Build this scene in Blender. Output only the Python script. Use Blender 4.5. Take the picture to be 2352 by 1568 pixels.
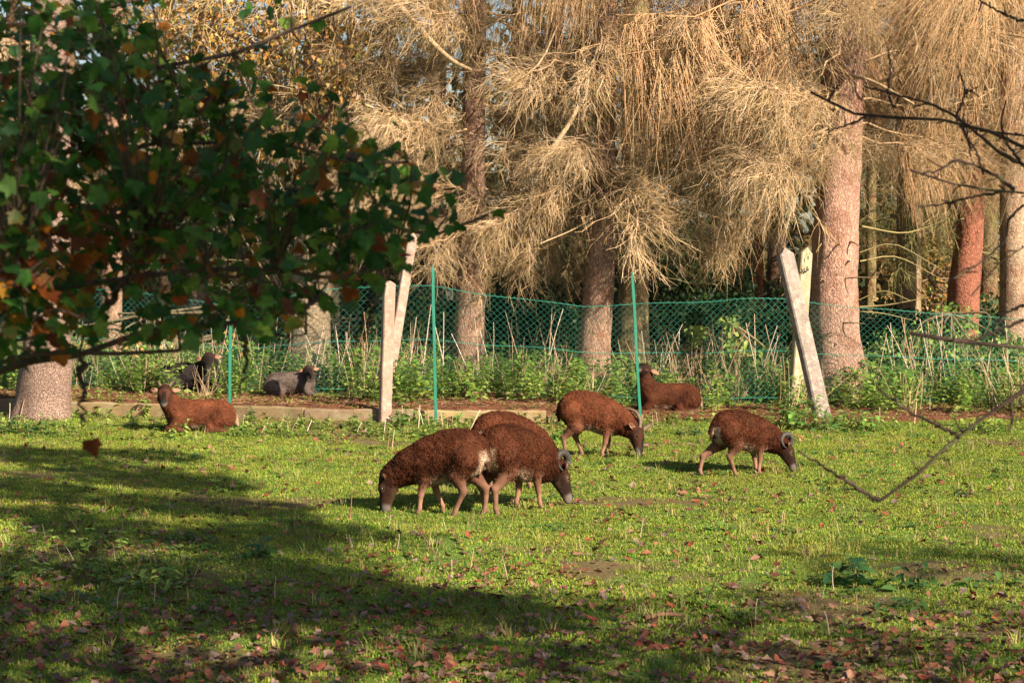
import bpy, math, itertools
import numpy as np
from mathutils import Vector, Matrix, Euler

rng = np.random.default_rng(11)
S = bpy.context.scene
for o in list(bpy.data.objects):
    bpy.data.objects.remove(o)

# ------------------------------------------------------------------ camera
F, CX, CY, CAMH = 4400.0, 1176.0, 784.0, 1.9
PITCH = math.atan(237 / F)
cam_d = bpy.data.cameras.new('camera')
cam = bpy.data.objects.new('camera', cam_d)
S.collection.objects.link(cam)
cam.location = (0, 0, CAMH)
cam.rotation_euler = (math.pi / 2 - PITCH, 0, 0)
cam_d.sensor_width = 36
cam_d.sensor_fit = 'HORIZONTAL'
cam_d.lens = 36 * F / 2352
cam_d.clip_start = 0.05
cam_d.clip_end = 1000
cam_d.dof.use_dof = True
cam_d.dof.focus_distance = 16.5
cam_d.dof.aperture_fstop = 7.0
S.camera = cam

# ------------------------------------------------------------------ light
SUN_AZ, SUN_EL = math.radians(43), math.radians(29)     # behind the camera, to the right
SUN = np.array([math.sin(SUN_AZ) * math.cos(SUN_EL), -math.cos(SUN_AZ) * math.cos(SUN_EL), math.sin(SUN_EL)])
W = bpy.data.worlds.new('World')
S.world = W
W.use_nodes = True
wn = W.node_tree
sky = wn.nodes.new('ShaderNodeTexSky')
sky.sky_type = 'NISHITA'
sky.sun_disc = False
sky.sun_elevation = SUN_EL
sky.sun_rotation = math.pi - SUN_AZ
bgn = wn.nodes['Background']
bgn.inputs[1].default_value = 0.05
wn.links.new(sky.outputs[0], bgn.inputs[0])
sun_d = bpy.data.lights.new('sun', 'SUN')
sun_d.energy = 5.0
sun_d.angle = math.radians(0.53)
sun_d.color = (1.0, 0.87, 0.68)
sun = bpy.data.objects.new('sun', sun_d)
S.collection.objects.link(sun)
sun.rotation_euler = Vector(SUN).to_track_quat('Z', 'Y').to_euler()
S.view_settings.view_transform = 'Standard'
S.view_settings.look = 'None'
S.view_settings.gamma = 1
S.view_settings.exposure = 1.25
S.cycles.max_bounces = 4
S.cycles.diffuse_bounces = 1
S.cycles.glossy_bounces = 1
S.cycles.transmission_bounces = 2
S.cycles.transparent_max_bounces = 8

# ------------------------------------------------------------------ helpers
def ray(px, py):
    vx, vz = (px - CX) / F, (CY - py) / F
    c, s = math.cos(PITCH), math.sin(PITCH)
    return np.array([vx, c + vz * s, -s + vz * c])

def P(px, py, d):                       # the point at depth d (metres along +Y) behind a pixel of the photograph
    r = ray(px, py)
    return np.array([0, 0, CAMH]) + r * (d / r[1])

def G(px, py, z=0.0):
    r = ray(px, py)
    return np.array([0, 0, CAMH]) + r * ((z - CAMH) / r[2])

def link(o, parent=None):
    S.collection.objects.link(o)
    if parent is not None:
        o.parent = parent
    return o

def empty(name, loc=(0, 0, 0), rz=0.0):
    o = bpy.data.objects.new(name, None)
    o.empty_display_size = 0.1
    o.location = loc
    o.rotation_euler = (0, 0, rz)
    return link(o)

def tag(o, label, cat, group=None, kind=None):
    o['label'] = label
    o['category'] = cat
    if group:
        o['group'] = group
    if kind:
        o['kind'] = kind
    return o

def mesh(name, V, faces, mat=None, col=None, smooth=True):
    V = np.asarray(V, dtype=np.float32).reshape(-1, 3)
    if not isinstance(faces, (list, tuple)):
        faces = [faces]
    faces = [np.asarray(f, dtype=np.int32) for f in faces if len(f)]
    me = bpy.data.meshes.new(name)
    nl = sum(f.size for f in faces)
    nf = sum(len(f) for f in faces)
    me.vertices.add(len(V))
    me.vertices.foreach_set('co', V.ravel())
    me.loops.add(nl)
    me.loops.foreach_set('vertex_index', np.concatenate([f.ravel() for f in faces]))
    me.polygons.add(nf)
    tot = np.concatenate([np.full(len(f), f.shape[1], dtype=np.int32) for f in faces])
    st = np.concatenate([[0], np.cumsum(tot)[:-1]]).astype(np.int32)
    me.polygons.foreach_set('loop_start', st)
    me.polygons.foreach_set('loop_total', tot)
    me.polygons.foreach_set('use_smooth', np.full(nf, smooth))
    me.update(calc_edges=True)
    if col is not None:
        col = np.asarray(col, dtype=np.float32)
        if col.ndim == 1:
            col = np.tile(col, (len(V), 1))
        c4 = np.ones((len(V), 4), dtype=np.float32)
        c4[:, :3] = np.clip(col, 0, 1)
        a = me.attributes.new('col', 'FLOAT_COLOR', 'POINT')
        a.data.foreach_set('color', c4.ravel())
    if mat:
        me.materials.append(mat)
    return me

def obj(name, me, parent=None, loc=None, kind=None):
    o = bpy.data.objects.new(name, me)
    if loc is not None:
        o.location = loc
    if kind:
        o['kind'] = kind
    return link(o, parent)

def unit(v):
    v = np.asarray(v, float)
    return v / np.maximum(np.linalg.norm(v, axis=-1, keepdims=True), 1e-9)

def vnoise(p, seed=0):                  # smooth value noise in [-1, 1]
    p = np.asarray(p, float)
    i = np.floor(p).astype(np.int64)
    f = p - i
    f = f * f * (3 - 2 * f)
    def h(ix, iy, iz):
        n = (ix * 374761393 + iy * 668265263 + iz * 2147483647 + seed * 974711) & 0x7fffffff
        n = ((n ^ (n >> 13)) * 1274126177) & 0x7fffffff
        n = (n ^ (n >> 16)) & 0xffff
        return n / 32767.5 - 1
    out = 0
    for dx, dy, dz in itertools.product((0, 1), repeat=3):
        w = (f[..., 0] if dx else 1 - f[..., 0]) * (f[..., 1] if dy else 1 - f[..., 1]) * (f[..., 2] if dz else 1 - f[..., 2])
        out = out + w * h(i[..., 0] + dx, i[..., 1] + dy, i[..., 2] + dz)
    return out

def fbm(p, seed=0, oct=3):
    p = np.asarray(p, float)
    return sum(vnoise(p * 2 ** k, seed + k) / 2 ** k for k in range(oct)) / 1.6

def tubes(paths, radii, sides=3):
    """paths N,K,3 ; radii N,K  -> verts, quads (N*K*sides verts)"""
    paths = np.asarray(paths, float)
    radii = np.asarray(radii, float)
    N, K, _ = paths.shape
    t = np.empty_like(paths)
    t[:, 1:-1] = paths[:, 2:] - paths[:, :-2]
    t[:, 0] = paths[:, 1] - paths[:, 0]
    t[:, -1] = paths[:, -1] - paths[:, -2]
    t = unit(t)
    mean = unit(paths[:, -1] - paths[:, 0])
    ref = np.zeros((N, 3))
    ref[np.arange(N), np.argmin(np.abs(mean), axis=1)] = 1
    u = unit(np.cross(t, ref[:, None, :]))
    v = np.cross(t, u)
    a = np.arange(sides) * 2 * math.pi / sides
    ring = paths[:, :, None, :] + radii[:, :, None, None] * (u[:, :, None, :] * np.cos(a)[None, None, :, None] + v[:, :, None, :] * np.sin(a)[None, None, :, None])
    base = (np.arange(N) * K * sides)[:, None, None] + (np.arange(K - 1) * sides)[None, :, None]
    j = np.arange(sides)[None, None, :]
    jn = (np.arange(sides) + 1)[None, None, :] % sides
    q = np.stack([base + j, base + jn, base + sides + jn, base + sides + j], axis=-1).reshape(-1, 4)
    return ring.reshape(-1, 3), q

def smooth_path(pts, n):
    pts = np.asarray(pts, float)
    if len(pts) < 3:
        s = np.linspace(0, 1, n)[:, None]
        return pts[0] * (1 - s) + pts[-1] * s
    p = np.vstack([2 * pts[0] - pts[1], pts, 2 * pts[-1] - pts[-2]])
    L = np.concatenate([[0], np.cumsum(np.linalg.norm(np.diff(pts, axis=0), axis=1))])
    out = []
    for s in np.linspace(0, L[-1], n):
        i = min(int(np.searchsorted(L, s, side='right')) - 1, len(pts) - 2)
        t = (s - L[i]) / max(L[i + 1] - L[i], 1e-9)
        a, b, c, d = p[i], p[i + 1], p[i + 2], p[i + 3]
        out.append(0.5 * (2 * b + (c - a) * t + (2 * a - 5 * b + 4 * c - d) * t * t + (3 * b - a - 3 * c + d) * t ** 3))
    return np.array(out)

def smin(a, b, k):
    h = np.clip(0.5 + 0.5 * (b - a) / k, 0, 1)
    return b * (1 - h) + a * h - k * h * (1 - h)

def sstep(a, b, x):
    t = np.clip((x - a) / (b - a), 0, 1)
    return t * t * (3 - 2 * t)

class Bag:                              # collects geometry of one mesh
    def __init__(self):
        self.v, self.f, self.c, self.n = [], {3: [], 4: []}, [], 0
    def add(self, V, Fs, col):
        V = np.asarray(V, float).reshape(-1, 3)
        for Fa in (Fs if isinstance(Fs, (list, tuple)) else [Fs]):
            Fa = np.asarray(Fa)
            self.f[Fa.shape[1]].append(Fa + self.n)
        col = np.asarray(col, float)
        if col.ndim == 1:
            col = np.tile(col, (len(V), 1))
        self.v.append(V)
        self.c.append(col)
        self.n += len(V)
    def mesh(self, name, mat, smooth=True):
        fs = [np.concatenate(x) for x in self.f.values() if x]
        return mesh(name, np.concatenate(self.v), fs, mat, np.concatenate(self.c), smooth)

# ------------------------------------------------------------------ materials
def material(name, color=None, rough=0.8, n_scale=8.0, n_amt=0.25, fine=60.0, fine_amt=0.2, bump=0.0, bump_scale=40.0,
             translucent=0.0, spec=0.3, rand=0.0, tint=None, world=False, cracks=0.0, crack_scale=(30, 30, 9), detail=4):
    m = bpy.data.materials.new(name)
    m.use_nodes = True
    nt = m.node_tree
    N, L = nt.nodes, nt.links
    b = N['Principled BSDF']
    b.inputs['Roughness'].default_value = rough
    b.inputs['Specular IOR Level'].default_value = spec
    if color is None:
        src = N.new('ShaderNodeAttribute'); src.attribute_name = 'col'
        c = src.outputs['Color']
    else:
        src = N.new('ShaderNodeRGB'); src.outputs[0].default_value = (*color, 1)
        c = src.outputs[0]
    if world:
        geo = N.new('ShaderNodeNewGeometry'); co = geo.outputs['Position']
    else:
        tc = N.new('ShaderNodeTexCoord'); co = tc.outputs['Object']
    def vary(c, scale, amt, det):
        n = N.new('ShaderNodeTexNoise'); n.inputs['Scale'].default_value = scale; n.inputs['Detail'].default_value = det
        L.new(co, n.inputs['Vector'])
        mr = N.new('ShaderNodeMapRange')
        mr.inputs[1].default_value = 0.25; mr.inputs[2].default_value = 0.75
        mr.inputs[3].default_value = 1 - amt; mr.inputs[4].default_value = 1 + amt
        L.new(n.outputs['Fac'], mr.inputs[0])
        mx = N.new('ShaderNodeVectorMath'); mx.operation = 'SCALE'
        L.new(c, mx.inputs[0]); L.new(mr.outputs[0], mx.inputs['Scale'])
        return mx.outputs[0]
    if n_amt: c = vary(c, n_scale, n_amt, detail)
    if fine_amt: c = vary(c, fine, fine_amt, 3)
    if tint:                                # second colour in patches: (colour, scale, amount)
        n = N.new('ShaderNodeTexNoise'); n.inputs['Scale'].default_value = tint[1]; n.inputs['Detail'].default_value = 5
        L.new(co, n.inputs['Vector'])
        mr = N.new('ShaderNodeMapRange'); mr.inputs[1].default_value = 0.48; mr.inputs[2].default_value = 0.66; mr.inputs[4].default_value = tint[2]
        L.new(n.outputs['Fac'], mr.inputs[0])
        mx = N.new('ShaderNodeMix'); mx.data_type = 'RGBA'
        L.new(mr.outputs[0], mx.inputs[0]); L.new(c, mx.inputs[6]); mx.inputs[7].default_value = (*tint[0], 1)
        c = mx.outputs[2]
    if rand:
        oi = N.new('ShaderNodeObjectInfo')
        mr = N.new('ShaderNodeMapRange'); mr.inputs[3].default_value = 1 - rand; mr.inputs[4].default_value = 1 + rand
        L.new(oi.outputs['Random'], mr.inputs[0])
        mx = N.new('ShaderNodeVectorMath'); mx.operation = 'SCALE'
        L.new(c, mx.inputs[0]); L.new(mr.outputs[0], mx.inputs['Scale'])
        c = mx.outputs[0]
    hgt = None
    if cracks:
        mp = N.new('ShaderNodeMapping'); mp.inputs['Scale'].default_value = crack_scale
        nz = N.new('ShaderNodeTexNoise'); nz.inputs['Scale'].default_value = 6; nz.inputs['Detail'].default_value = 3
        L.new(co, nz.inputs['Vector'])
        ad = N.new('ShaderNodeVectorMath'); ad.operation = 'MULTIPLY_ADD'
        L.new(nz.outputs['Color'], ad.inputs[0]); ad.inputs[1].default_value = (.12, .12, .12); L.new(co, ad.inputs[2])
        L.new(ad.outputs[0], mp.inputs[0])
        vo = N.new('ShaderNodeTexVoronoi'); vo.feature = 'DISTANCE_TO_EDGE'; vo.inputs['Scale'].default_value = 1
        L.new(mp.outputs[0], vo.inputs['Vector'])
        mr = N.new('ShaderNodeMapRange'); mr.inputs[1].default_value = 0.0; mr.inputs[2].default_value = 0.16
        mr.inputs[3].default_value = 1 - cracks; mr.inputs[4].default_value = 1
        L.new(vo.outputs['Distance'], mr.inputs[0])
        mx = N.new('ShaderNodeVectorMath'); mx.operation = 'SCALE'
        L.new(c, mx.inputs[0]); L.new(mr.outputs[0], mx.inputs['Scale'])
        c = mx.outputs[0]
        hgt = mr.outputs[0]
    L.new(c, b.inputs['Base Color'])
    if bump:
        n = N.new('ShaderNodeTexNoise'); n.inputs['Scale'].default_value = bump_scale; n.inputs['Detail'].default_value = 6
        L.new(co, n.inputs['Vector'])
        h = n.outputs['Fac']
        if hgt:
            ad = N.new('ShaderNodeMath'); ad.operation = 'MULTIPLY_ADD'
            L.new(hgt, ad.inputs[0]); ad.inputs[1].default_value = 1.5; L.new(h, ad.inputs[2])
            h = ad.outputs[0]
        bp = N.new('ShaderNodeBump'); bp.inputs['Strength'].default_value = bump; bp.inputs['Distance'].default_value = 0.02
        L.new(h, bp.inputs['Height']); L.new(bp.outputs[0], b.inputs['Normal'])
    if translucent:
        tr = N.new('ShaderNodeBsdfTranslucent'); L.new(c, tr.inputs[0])
        ms = N.new('ShaderNodeMixShader'); ms.inputs[0].default_value = translucent
        out = N['Material Output']
        L.new(b.outputs[0], ms.inputs[1]); L.new(tr.outputs[0], ms.inputs[2]); L.new(ms.outputs[0], out.inputs[0])
    return m

M = {}
M['ground'] = material('ground_soil_and_turf', None, 0.95, 3.0, 0.25, 45, 0.35, bump=0.6, bump_scale=60, world=True, spec=0.1)
M['grass'] = material('grass_blades', None, 0.7, 0.9, 0.22, 6, 0.25, translucent=0.25, rand=0.28, world=True, spec=0.15,
                      tint=((0.32, 0.29, 0.055), 1.3, 0.5))
M['leaf'] = material('green_leaf', None, 0.5, 20, 0.15, 120, 0.15, translucent=0.40, spec=0.4, rand=0.15)
M['maple'] = material('maple_leaf', None, 0.5, 25, 0.25, 90, 0.2, translucent=0.42, spec=0.22)
M['litter'] = material('dry_leaf', None, 0.6, 30, 0.3, 100, 0.2, translucent=0.1, spec=0.4)
M['bark'] = material('spruce_bark', None, 0.92, 3.0, 0.24, 24, 0.24, bump=0.9, bump_scale=30, cracks=0.30, crack_scale=(50, 50, 12), spec=0.12,
                     tint=((0.27, 0.12, 0.075), 5.0, 0.65))
M['bark2'] = material('cracked_deciduous_bark', None, 0.92, 2.5, 0.2, 30, 0.2, bump=0.8, bump_scale=45, cracks=0.5, crack_scale=(58, 58, 36), spec=0.12)
M['twig'] = material('dead_twigs', None, 0.85, 0.8, 0.22, 6, 0.22, rand=0.14, spec=0.15, world=True)
M['dark_twig'] = material('dark_branch_bark', None, 0.85, 12, 0.3, 70, 0.25, bump=0.4, bump_scale=90, spec=0.2)
M['concrete'] = material('weathered_concrete', None, 0.9, 5, 0.22, 70, 0.28, bump=0.5, bump_scale=120, spec=0.15, tint=((0.44, 0.40, 0.34), 16, 0.55))
M['kerb'] = material('yellowed_concrete', None, 0.92, 4, 0.25, 90, 0.2, bump=0.25, bump_scale=160, spec=0.12, tint=((0.30, 0.26, 0.16), 7, 0.6))
M['green_metal'] = material('green_coated_steel', (0.008, 0.135, 0.088), 0.35, 5, 0.12, 80, 0.1, spec=0.5)
M['green_wire'] = material('green_coated_wire', (0.04, 0.27, 0.19), 0.4, 3, 0.25, 50, 0.1, spec=0.5, world=True)
M['stalk'] = material('dry_stalk', None, 0.8, 9, 0.2, 60, 0.2, rand=0.2, spec=0.2)
M['sheep'] = material('sheep_skin_and_hair', None, 0.85, 30, 0.12, 150, 0.2, bump=0.15, bump_scale=200, spec=0.15)
M['wool'] = material('wool_locks', None, 0.9, 14, 0.18, 80, 0.15, spec=0.08)
M['horn'] = material('horn', None, 0.6, 30, 0.2, 110, 0.25, bump=0.3, bump_scale=80, spec=0.4)
M['eye'] = material('eye', (0.02, 0.012, 0.006), 0.1, 0, 0, 0, 0, spec=0.6)

# ------------------------------------------------------------------ ground
KX = np.array([-60, -4.7, -3.4, -2.1, 0.55, 1.5, 60])
KY = np.array([29.0, 20.55, 20.1, 19.6, 19.6, 19.65, 22.0])
RX = np.array([-60, -3.0, 0.2, 0.9, 1.4, 60])
RZ = np.array([0.14, 0.155, 0.15, 0.11, 0.055, 0.05])
def kerb_y(x): return np.interp(x, KX, KY)
def raise_z(x): return np.interp(x, RX, RZ)
MOUND = G(1040, 1265)

def ground_z(x, y):
    x = np.asarray(x, float); y = np.asarray(y, float)
    q = np.stack([x * 0.55, y * 0.55, np.zeros_like(x)], -1)
    z = 0.035 * fbm(q, 3, 3) + 0.010 * vnoise(q * 7, 9)
    z = z + 0.09 * np.exp(-(((x - MOUND[0]) / 0.32) ** 2 + ((y - MOUND[1]) / 0.4) ** 2))
    s = sstep(0.02, 0.16, y - kerb_y(x))
    back = raise_z(x) + 0.02 * fbm(q * 3, 21, 2) + 0.05 * sstep(1.5, 5, y - kerb_y(x)) * (1 + fbm(q * 2, 5, 2))
    return z * (1 - s) + back * s

def axis(lo, a, b, hi, st):
    left = lo + (a - lo) * (1 - np.linspace(1, 0, 12, endpoint=False) ** 2.5)
    left = a - (a - lo) * np.linspace(1, 0, 12, endpoint=False) ** 2.5
    right = b + (hi - b) * np.linspace(0, 1, 13)[1:] ** 2.5
    return np.concatenate([left, np.arange(a, b, st), [b], right])

gx = axis(-160, -8, 8, 160, 0.1)
gy = axis(-120, 5, 27, 300, 0.1)
XX, YY = np.meshgrid(gx, gy, indexing='ij')
ZZ = ground_z(XX, YY)
gv = np.stack([XX, YY, ZZ], -1).reshape(-1, 3)
nx, ny = len(gx), len(gy)
ii = (np.arange(nx - 1)[:, None] * ny + np.arange(ny - 1)[None, :]).ravel()
gf = np.stack([ii, ii + ny, ii + ny + 1, ii + 1], -1)
px_, py_ = gv[:, 0], gv[:, 1]
q3 = np.stack([px_, py_, np.zeros_like(px_)], -1)
behind = py_ - kerb_y(px_)
needles = sstep(-0.05, 0.05, behind) * (1 - sstep(1.1, 1.8, behind + 0.5 * fbm(q3 * 0.9, 40, 2)))
patch = fbm(q3 * 0.45, 12, 3)
soil = sstep(0.15, 0.5, fbm(q3 * 1.3, 31, 3)) * 0.8
soil = np.maximum(soil, sstep(-1.1, -0.1, behind + 0.35 * fbm(q3 * 1.2, 77, 2)) * 0.75 * (px_ < 1.2))
c_turf = np.array([0.10, 0.155, 0.03]) * (1 + 0.25 * patch[:, None])
c_soil = np.array([0.16, 0.095, 0.055])
c_need = np.array([0.15, 0.065, 0.036])
gc = c_turf * (1 - soil[:, None]) + c_soil * soil[:, None]
gc = gc * (1 - needles[:, None]) + c_need * needles[:, None]
deep = sstep(1.5, 4, behind)[:, None]
gc = gc * (1 - deep) + np.array([0.085, 0.07, 0.03]) * deep
gme = mesh('ground', gv, gf, M['ground'], gc)
def fattr(me, name, val):
    a = me.attributes.new(name, 'FLOAT', 'POINT')
    a.data.foreach_set('value', np.asarray(val, np.float32))
inview = (np.abs(px_) < 0.30 * py_ + 1.0) & (py_ > 6.6)
fine = inview & (py_ < 27)
gd = np.clip(1 - 1.0 * soil + 0.25 * fbm(q3 * 2.2, 8, 2), 0.12, 1.1) * (behind < 0.0) * fine
gd = gd + 0.28 * (behind > 1.0) * (behind < 6) * fine + 0.16 * (behind > 0.1) * (behind < 1.0) * fine
fattr(gme, 'grass', gd)
ud = sstep(.75, 1.5, behind + 0.45 * fbm(q3 * 0.8, 50, 2)) * (1 - sstep(4.0, 6.0, behind)) * fine * (0.35 + 0.65 * sstep(-0.35, 0.25, fbm(q3 * 0.9, 61, 3)))
ud = np.maximum(ud, 0.9 * fine * np.exp(-((px_ - 0.35) / 0.75) ** 2 - ((behind - 1.0) / 0.4) ** 2))
ud = np.maximum(ud, 0.8 * fine * (px_ > 3.6) * (behind > 0.25) * (behind < 2))
hid = fine * ((behind > 4) & (behind < 7))
for (a, b) in [(440, 905), (665, 910), (470, 900), (715, 905), (700, 880), (735, 912), (690, 918), (640, 912)]:   # trampled by the resting sheep
    g = G(a, b, .15)
    ud = ud * (1 - .93 * np.exp(-((px_ - g[0]) / .4) ** 2 - ((py_ - g[1]) / .5) ** 2))
fattr(gme, 'under', ud)
fr = np.zeros_like(px_)                                   # low weeds on the near side of the kerb
for (a, b, sx, sy, w) in [(70, 985, .45, .35, 1.3), (640, 985, .7, .25, .9), (870, 960, .25, .25, 1.2), (720, 1000, .5, .3, .7), (960, 1000, .5, .3, .7),
                          (1580, 975, .35, .2, 1.2), (1830, 975, .6, .3, 1.3), (2000, 985, .6, .2, 1.0), (2250, 985, .7, .3, .8), (1130, 975, .6, .22, 1.0), (1260, 975, .4, .2, 1.0), (1010, 980, .3, .2, .9), (420, 950, .5, .2, .8), (250, 955, .5, .2, .6), (760, 985, .6, .2, .9), (350, 985, .5, .2, .8), (600, 975, .5, .15, .9), (850, 985, .4, .2, .9),
                          (560, 990, .4, .2, .9), (480, 1005, .4, .15, .6), (180, 950, .5, .3, .5), (330, 960, .5, .3, .4)]:
    g = G(a, b)
    fr = np.maximum(fr, w * np.exp(-((px_ - g[0]) / sx) ** 2 - ((py_ - g[1]) / sy) ** 2))
for (a, b, sx, sy, w) in [(150, 1290, .55, .7, .40), (350, 1340, .5, .5, .35), (1690, 1240, 1.2, .4, .10), (1660, 1370, .8, .5, .10)]:
    g = G(a, b)
    fr = np.maximum(fr, w * np.exp(-((px_ - g[0]) / sx) ** 2 - ((py_ - g[1]) / sy) ** 2))
fattr(gme, 'weed', np.where(fr > 0.05, fr, 0) * fine)
ground = obj('ground', gme)
ground['kind'] = 'structure'

def gz(x, y):
    return float(ground_z(np.array([x]), np.array([y]))[0])

def on_ground(px, py):                  # pixel -> point on the real ground surface
    g = G(px, py)
    for _ in range(5):
        g = G(px, py, gz(g[0], g[1]))
    return g

# ------------------------------------------------------------------ scatter (grass, weeds: uncountable stuff)
def scatter(name, me, attr, density, smin_, smax_, seed, label, cat, tilt=0.15):
    o = obj(name, me)
    tag(o, label, cat, kind='stuff')
    ng = bpy.data.node_groups.new(name + '_scatter', 'GeometryNodeTree')
    ng.interface.new_socket('Geometry', in_out='INPUT', socket_type='NodeSocketGeometry')
    ng.interface.new_socket('Geometry', in_out='OUTPUT', socket_type='NodeSocketGeometry')
    N, L = ng.nodes, ng.links
    gi, go = N.new('NodeGroupInput'), N.new('NodeGroupOutput')
    oi = N.new('GeometryNodeObjectInfo'); oi.inputs['Object'].default_value = ground
    na = N.new('GeometryNodeInputNamedAttribute'); na.data_type = 'FLOAT'; na.inputs['Name'].default_value = attr
    mu = N.new('ShaderNodeMath'); mu.operation = 'MULTIPLY'; mu.inputs[1].default_value = density
    L.new(na.outputs['Attribute'], mu.inputs[0])
    dp = N.new('GeometryNodeDistributePointsOnFaces')
    dp.inputs['Seed'].default_value = seed
    L.new(oi.outputs['Geometry'], dp.inputs['Mesh'])
    L.new(mu.outputs[0], dp.inputs['Density'])
    rv = N.new('FunctionNodeRandomValue'); rv.data_type = 'FLOAT_VECTOR'
    rv.inputs[0].default_value = (-tilt, -tilt, 0); rv.inputs[1].default_value = (tilt, tilt, 6.283)
    rv.inputs['Seed'].default_value = seed + 1
    rs = N.new('FunctionNodeRandomValue'); rs.data_type = 'FLOAT'
    rs.inputs[2].default_value = smin_; rs.inputs[3].default_value = smax_
    rs.inputs['Seed'].default_value = seed + 2
    ip = N.new('GeometryNodeInstanceOnPoints')
    L.new(dp.outputs['Points'], ip.inputs['Points'])
    L.new(gi.outputs[0], ip.inputs['Instance'])
    L.new(rv.outputs[0], ip.inputs['Rotation'])
    L.new(rs.outputs[1], ip.inputs['Scale'])
    L.new(ip.outputs[0], go.inputs[0])
    md = o.modifiers.new('scatter', 'NODES')
    md.node_group = ng
    return o

def grass_clump(n, rad, hmin, hmax, w, cols):
    a = rng.uniform(0, 2 * math.pi, n); r = rad * np.sqrt(rng.uniform(0, 1, n))
    b = np.stack([r * np.cos(a), r * np.sin(a), np.full(n, -0.004)], -1)
    h = rng.uniform(hmin, hmax, n)
    az = rng.uniform(0, 2 * math.pi, n)
    lean = rng.uniform(0.15, 0.9, n) * h
    d = np.stack([np.cos(az), np.sin(az), np.zeros(n)], -1)
    s = np.stack([-np.sin(az), np.cos(az), np.zeros(n)], -1) * (w * rng.uniform(.6, 1.2, n))[:, None]
    up = np.zeros((n, 3)); up[:, 2] = h
    mid = b + up * 0.6 + d * (lean * 0.35)[:, None]
    tip = b + up * 0.95 + d * lean[:, None]
    V = np.stack([b - s, b + s, mid + s * .8, mid - s * .8, tip], 1).reshape(-1, 3)
    k = np.arange(n)[:, None] * 5
    col = np.array(cols)[rng.integers(0, len(cols), n)] * rng.uniform(.75, 1.25, (n, 1))
    return V, [k + np.array([[0, 1, 2, 3]]), k + np.array([[3, 2, 4]])], np.repeat(col, 5, 0)

GREENS = [(0.14, 0.255, 0.018), (0.21, 0.30, 0.028), (0.085, 0.20, 0.018), (0.31, 0.33, 0.055), (0.36, 0.27, 0.10)]
for i in range(2):
    bg_ = Bag(); bg_.add(*grass_clump(70, 0.10, 0.006, 0.020, 0.0025, GREENS))
    scatter('grass', bg_.mesh('grass_clump', M['grass'], False), 'grass', 95, 0.7, 1.35, 5 + i,
            ['short green pasture grass', 'short mossy lawn grass among the pasture'][i], 'grass')
bg_ = Bag(); bg_.add(*grass_clump(16, 0.05, 0.05, 0.11, 0.0026, [(0.42, 0.31, 0.14), (0.30, 0.27, 0.10), (0.2, 0.25, 0.06)]))
scatter('grass', bg_.mesh('straw_tuft', M['grass'], False), 'grass', 6, 0.5, 1.2, 31, 'thin straw coloured grass tufts in the pasture', 'grass')

# leaf blade: 6 vertices, folded along the midrib; local +X is the tip, +Z its upper face
def leaf_blades(pos, dirv, nrm, length, width, col, fold=0.25, droop=0.2):
    pos = np.asarray(pos, float); n = len(pos)
    x = unit(dirv); z = unit(nrm - (np.sum(nrm * x, 1, keepdims=True)) * x); y = np.cross(z, x)
    L = np.broadcast_to(np.asarray(length, float), (n,))[:, None]; Wd = np.broadcast_to(np.asarray(width, float), (n,))[:, None]
    def pt(a, b, c): return pos + x * L * a + y * Wd * b + z * L * c
    V = np.stack([pt(0, 0, 0), pt(.33, .5, fold * .3), pt(.75, .3, fold * .15 - droop * .4), pt(1, 0, -droop), pt(.75, -.3, fold * .15 - droop * .4), pt(.33, -.5, fold * .3), pt(.45, 0, 0.02)], 1)
    k = np.arange(n)[:, None] * 7
    f = np.concatenate([k + np.array([[6, 0, 1]]), k + np.array([[6, 1, 2]]), k + np.array([[6, 2, 3]]), k + np.array([[6, 3, 4]]), k + np.array([[6, 4, 5]]), k + np.array([[6, 5, 0]])])
    col = np.asarray(col, float)
    if col.ndim == 1: col = np.tile(col, (n, 1))
    return V.reshape(-1, 3), f, np.repeat(col, 7, 0)

def rand_dirs(n):
    return unit(rng.normal(size=(n, 3)))

def nettle(bag, nst, spread, h0, h1, ll, cols, stemcol=(0.10, 0.14, 0.04)):
    for _ in range(nst):
        a = rng.uniform(0, 6.283); r = spread * math.sqrt(rng.uniform())
        h = rng.uniform(h0, h1)
        lean = rng.normal(0, 0.18 * h, 2)
        s = np.linspace(0, 1, 5)[:, None]
        base = np.array([r * math.cos(a), r * math.sin(a), -0.02])
        path = base + s * np.array([0, 0, h]) + s ** 2 * np.array([lean[0], lean[1], 0])
        v, q = tubes(path[None], np.linspace(0.004, 0.002, 5)[None], 3)
        bag.add(v, q, stemcol)
        k = max(3, int(h / (ll * 0.6)))
        ts = np.linspace(0.25, 1, k)
        for i, t in enumerate(ts):
            p = base + t * np.array([0, 0, h]) + t * t * np.array([lean[0], lean[1], 0])
            az = i * 1.571 + a
            m = 2 if t < 0.97 else 4
            azs = az + np.arange(m) * (6.283 / m)
            d = np.stack([np.cos(azs), np.sin(azs), rng.uniform(-.35, .45, m)], -1)
            L = ll * (1.1 - 0.45 * t) * rng.uniform(.8, 1.2, m)
            c = np.array(cols)[rng.integers(0, len(cols), m)] * rng.uniform(.75, 1.25, (m, 1))
            bag.add(*leaf_blades(np.tile(p, (m, 1)), d, np.tile([0, 0, 1.0], (m, 1)) + rng.normal(0, .2, (m, 3)), L, L * .62, c))

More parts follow.
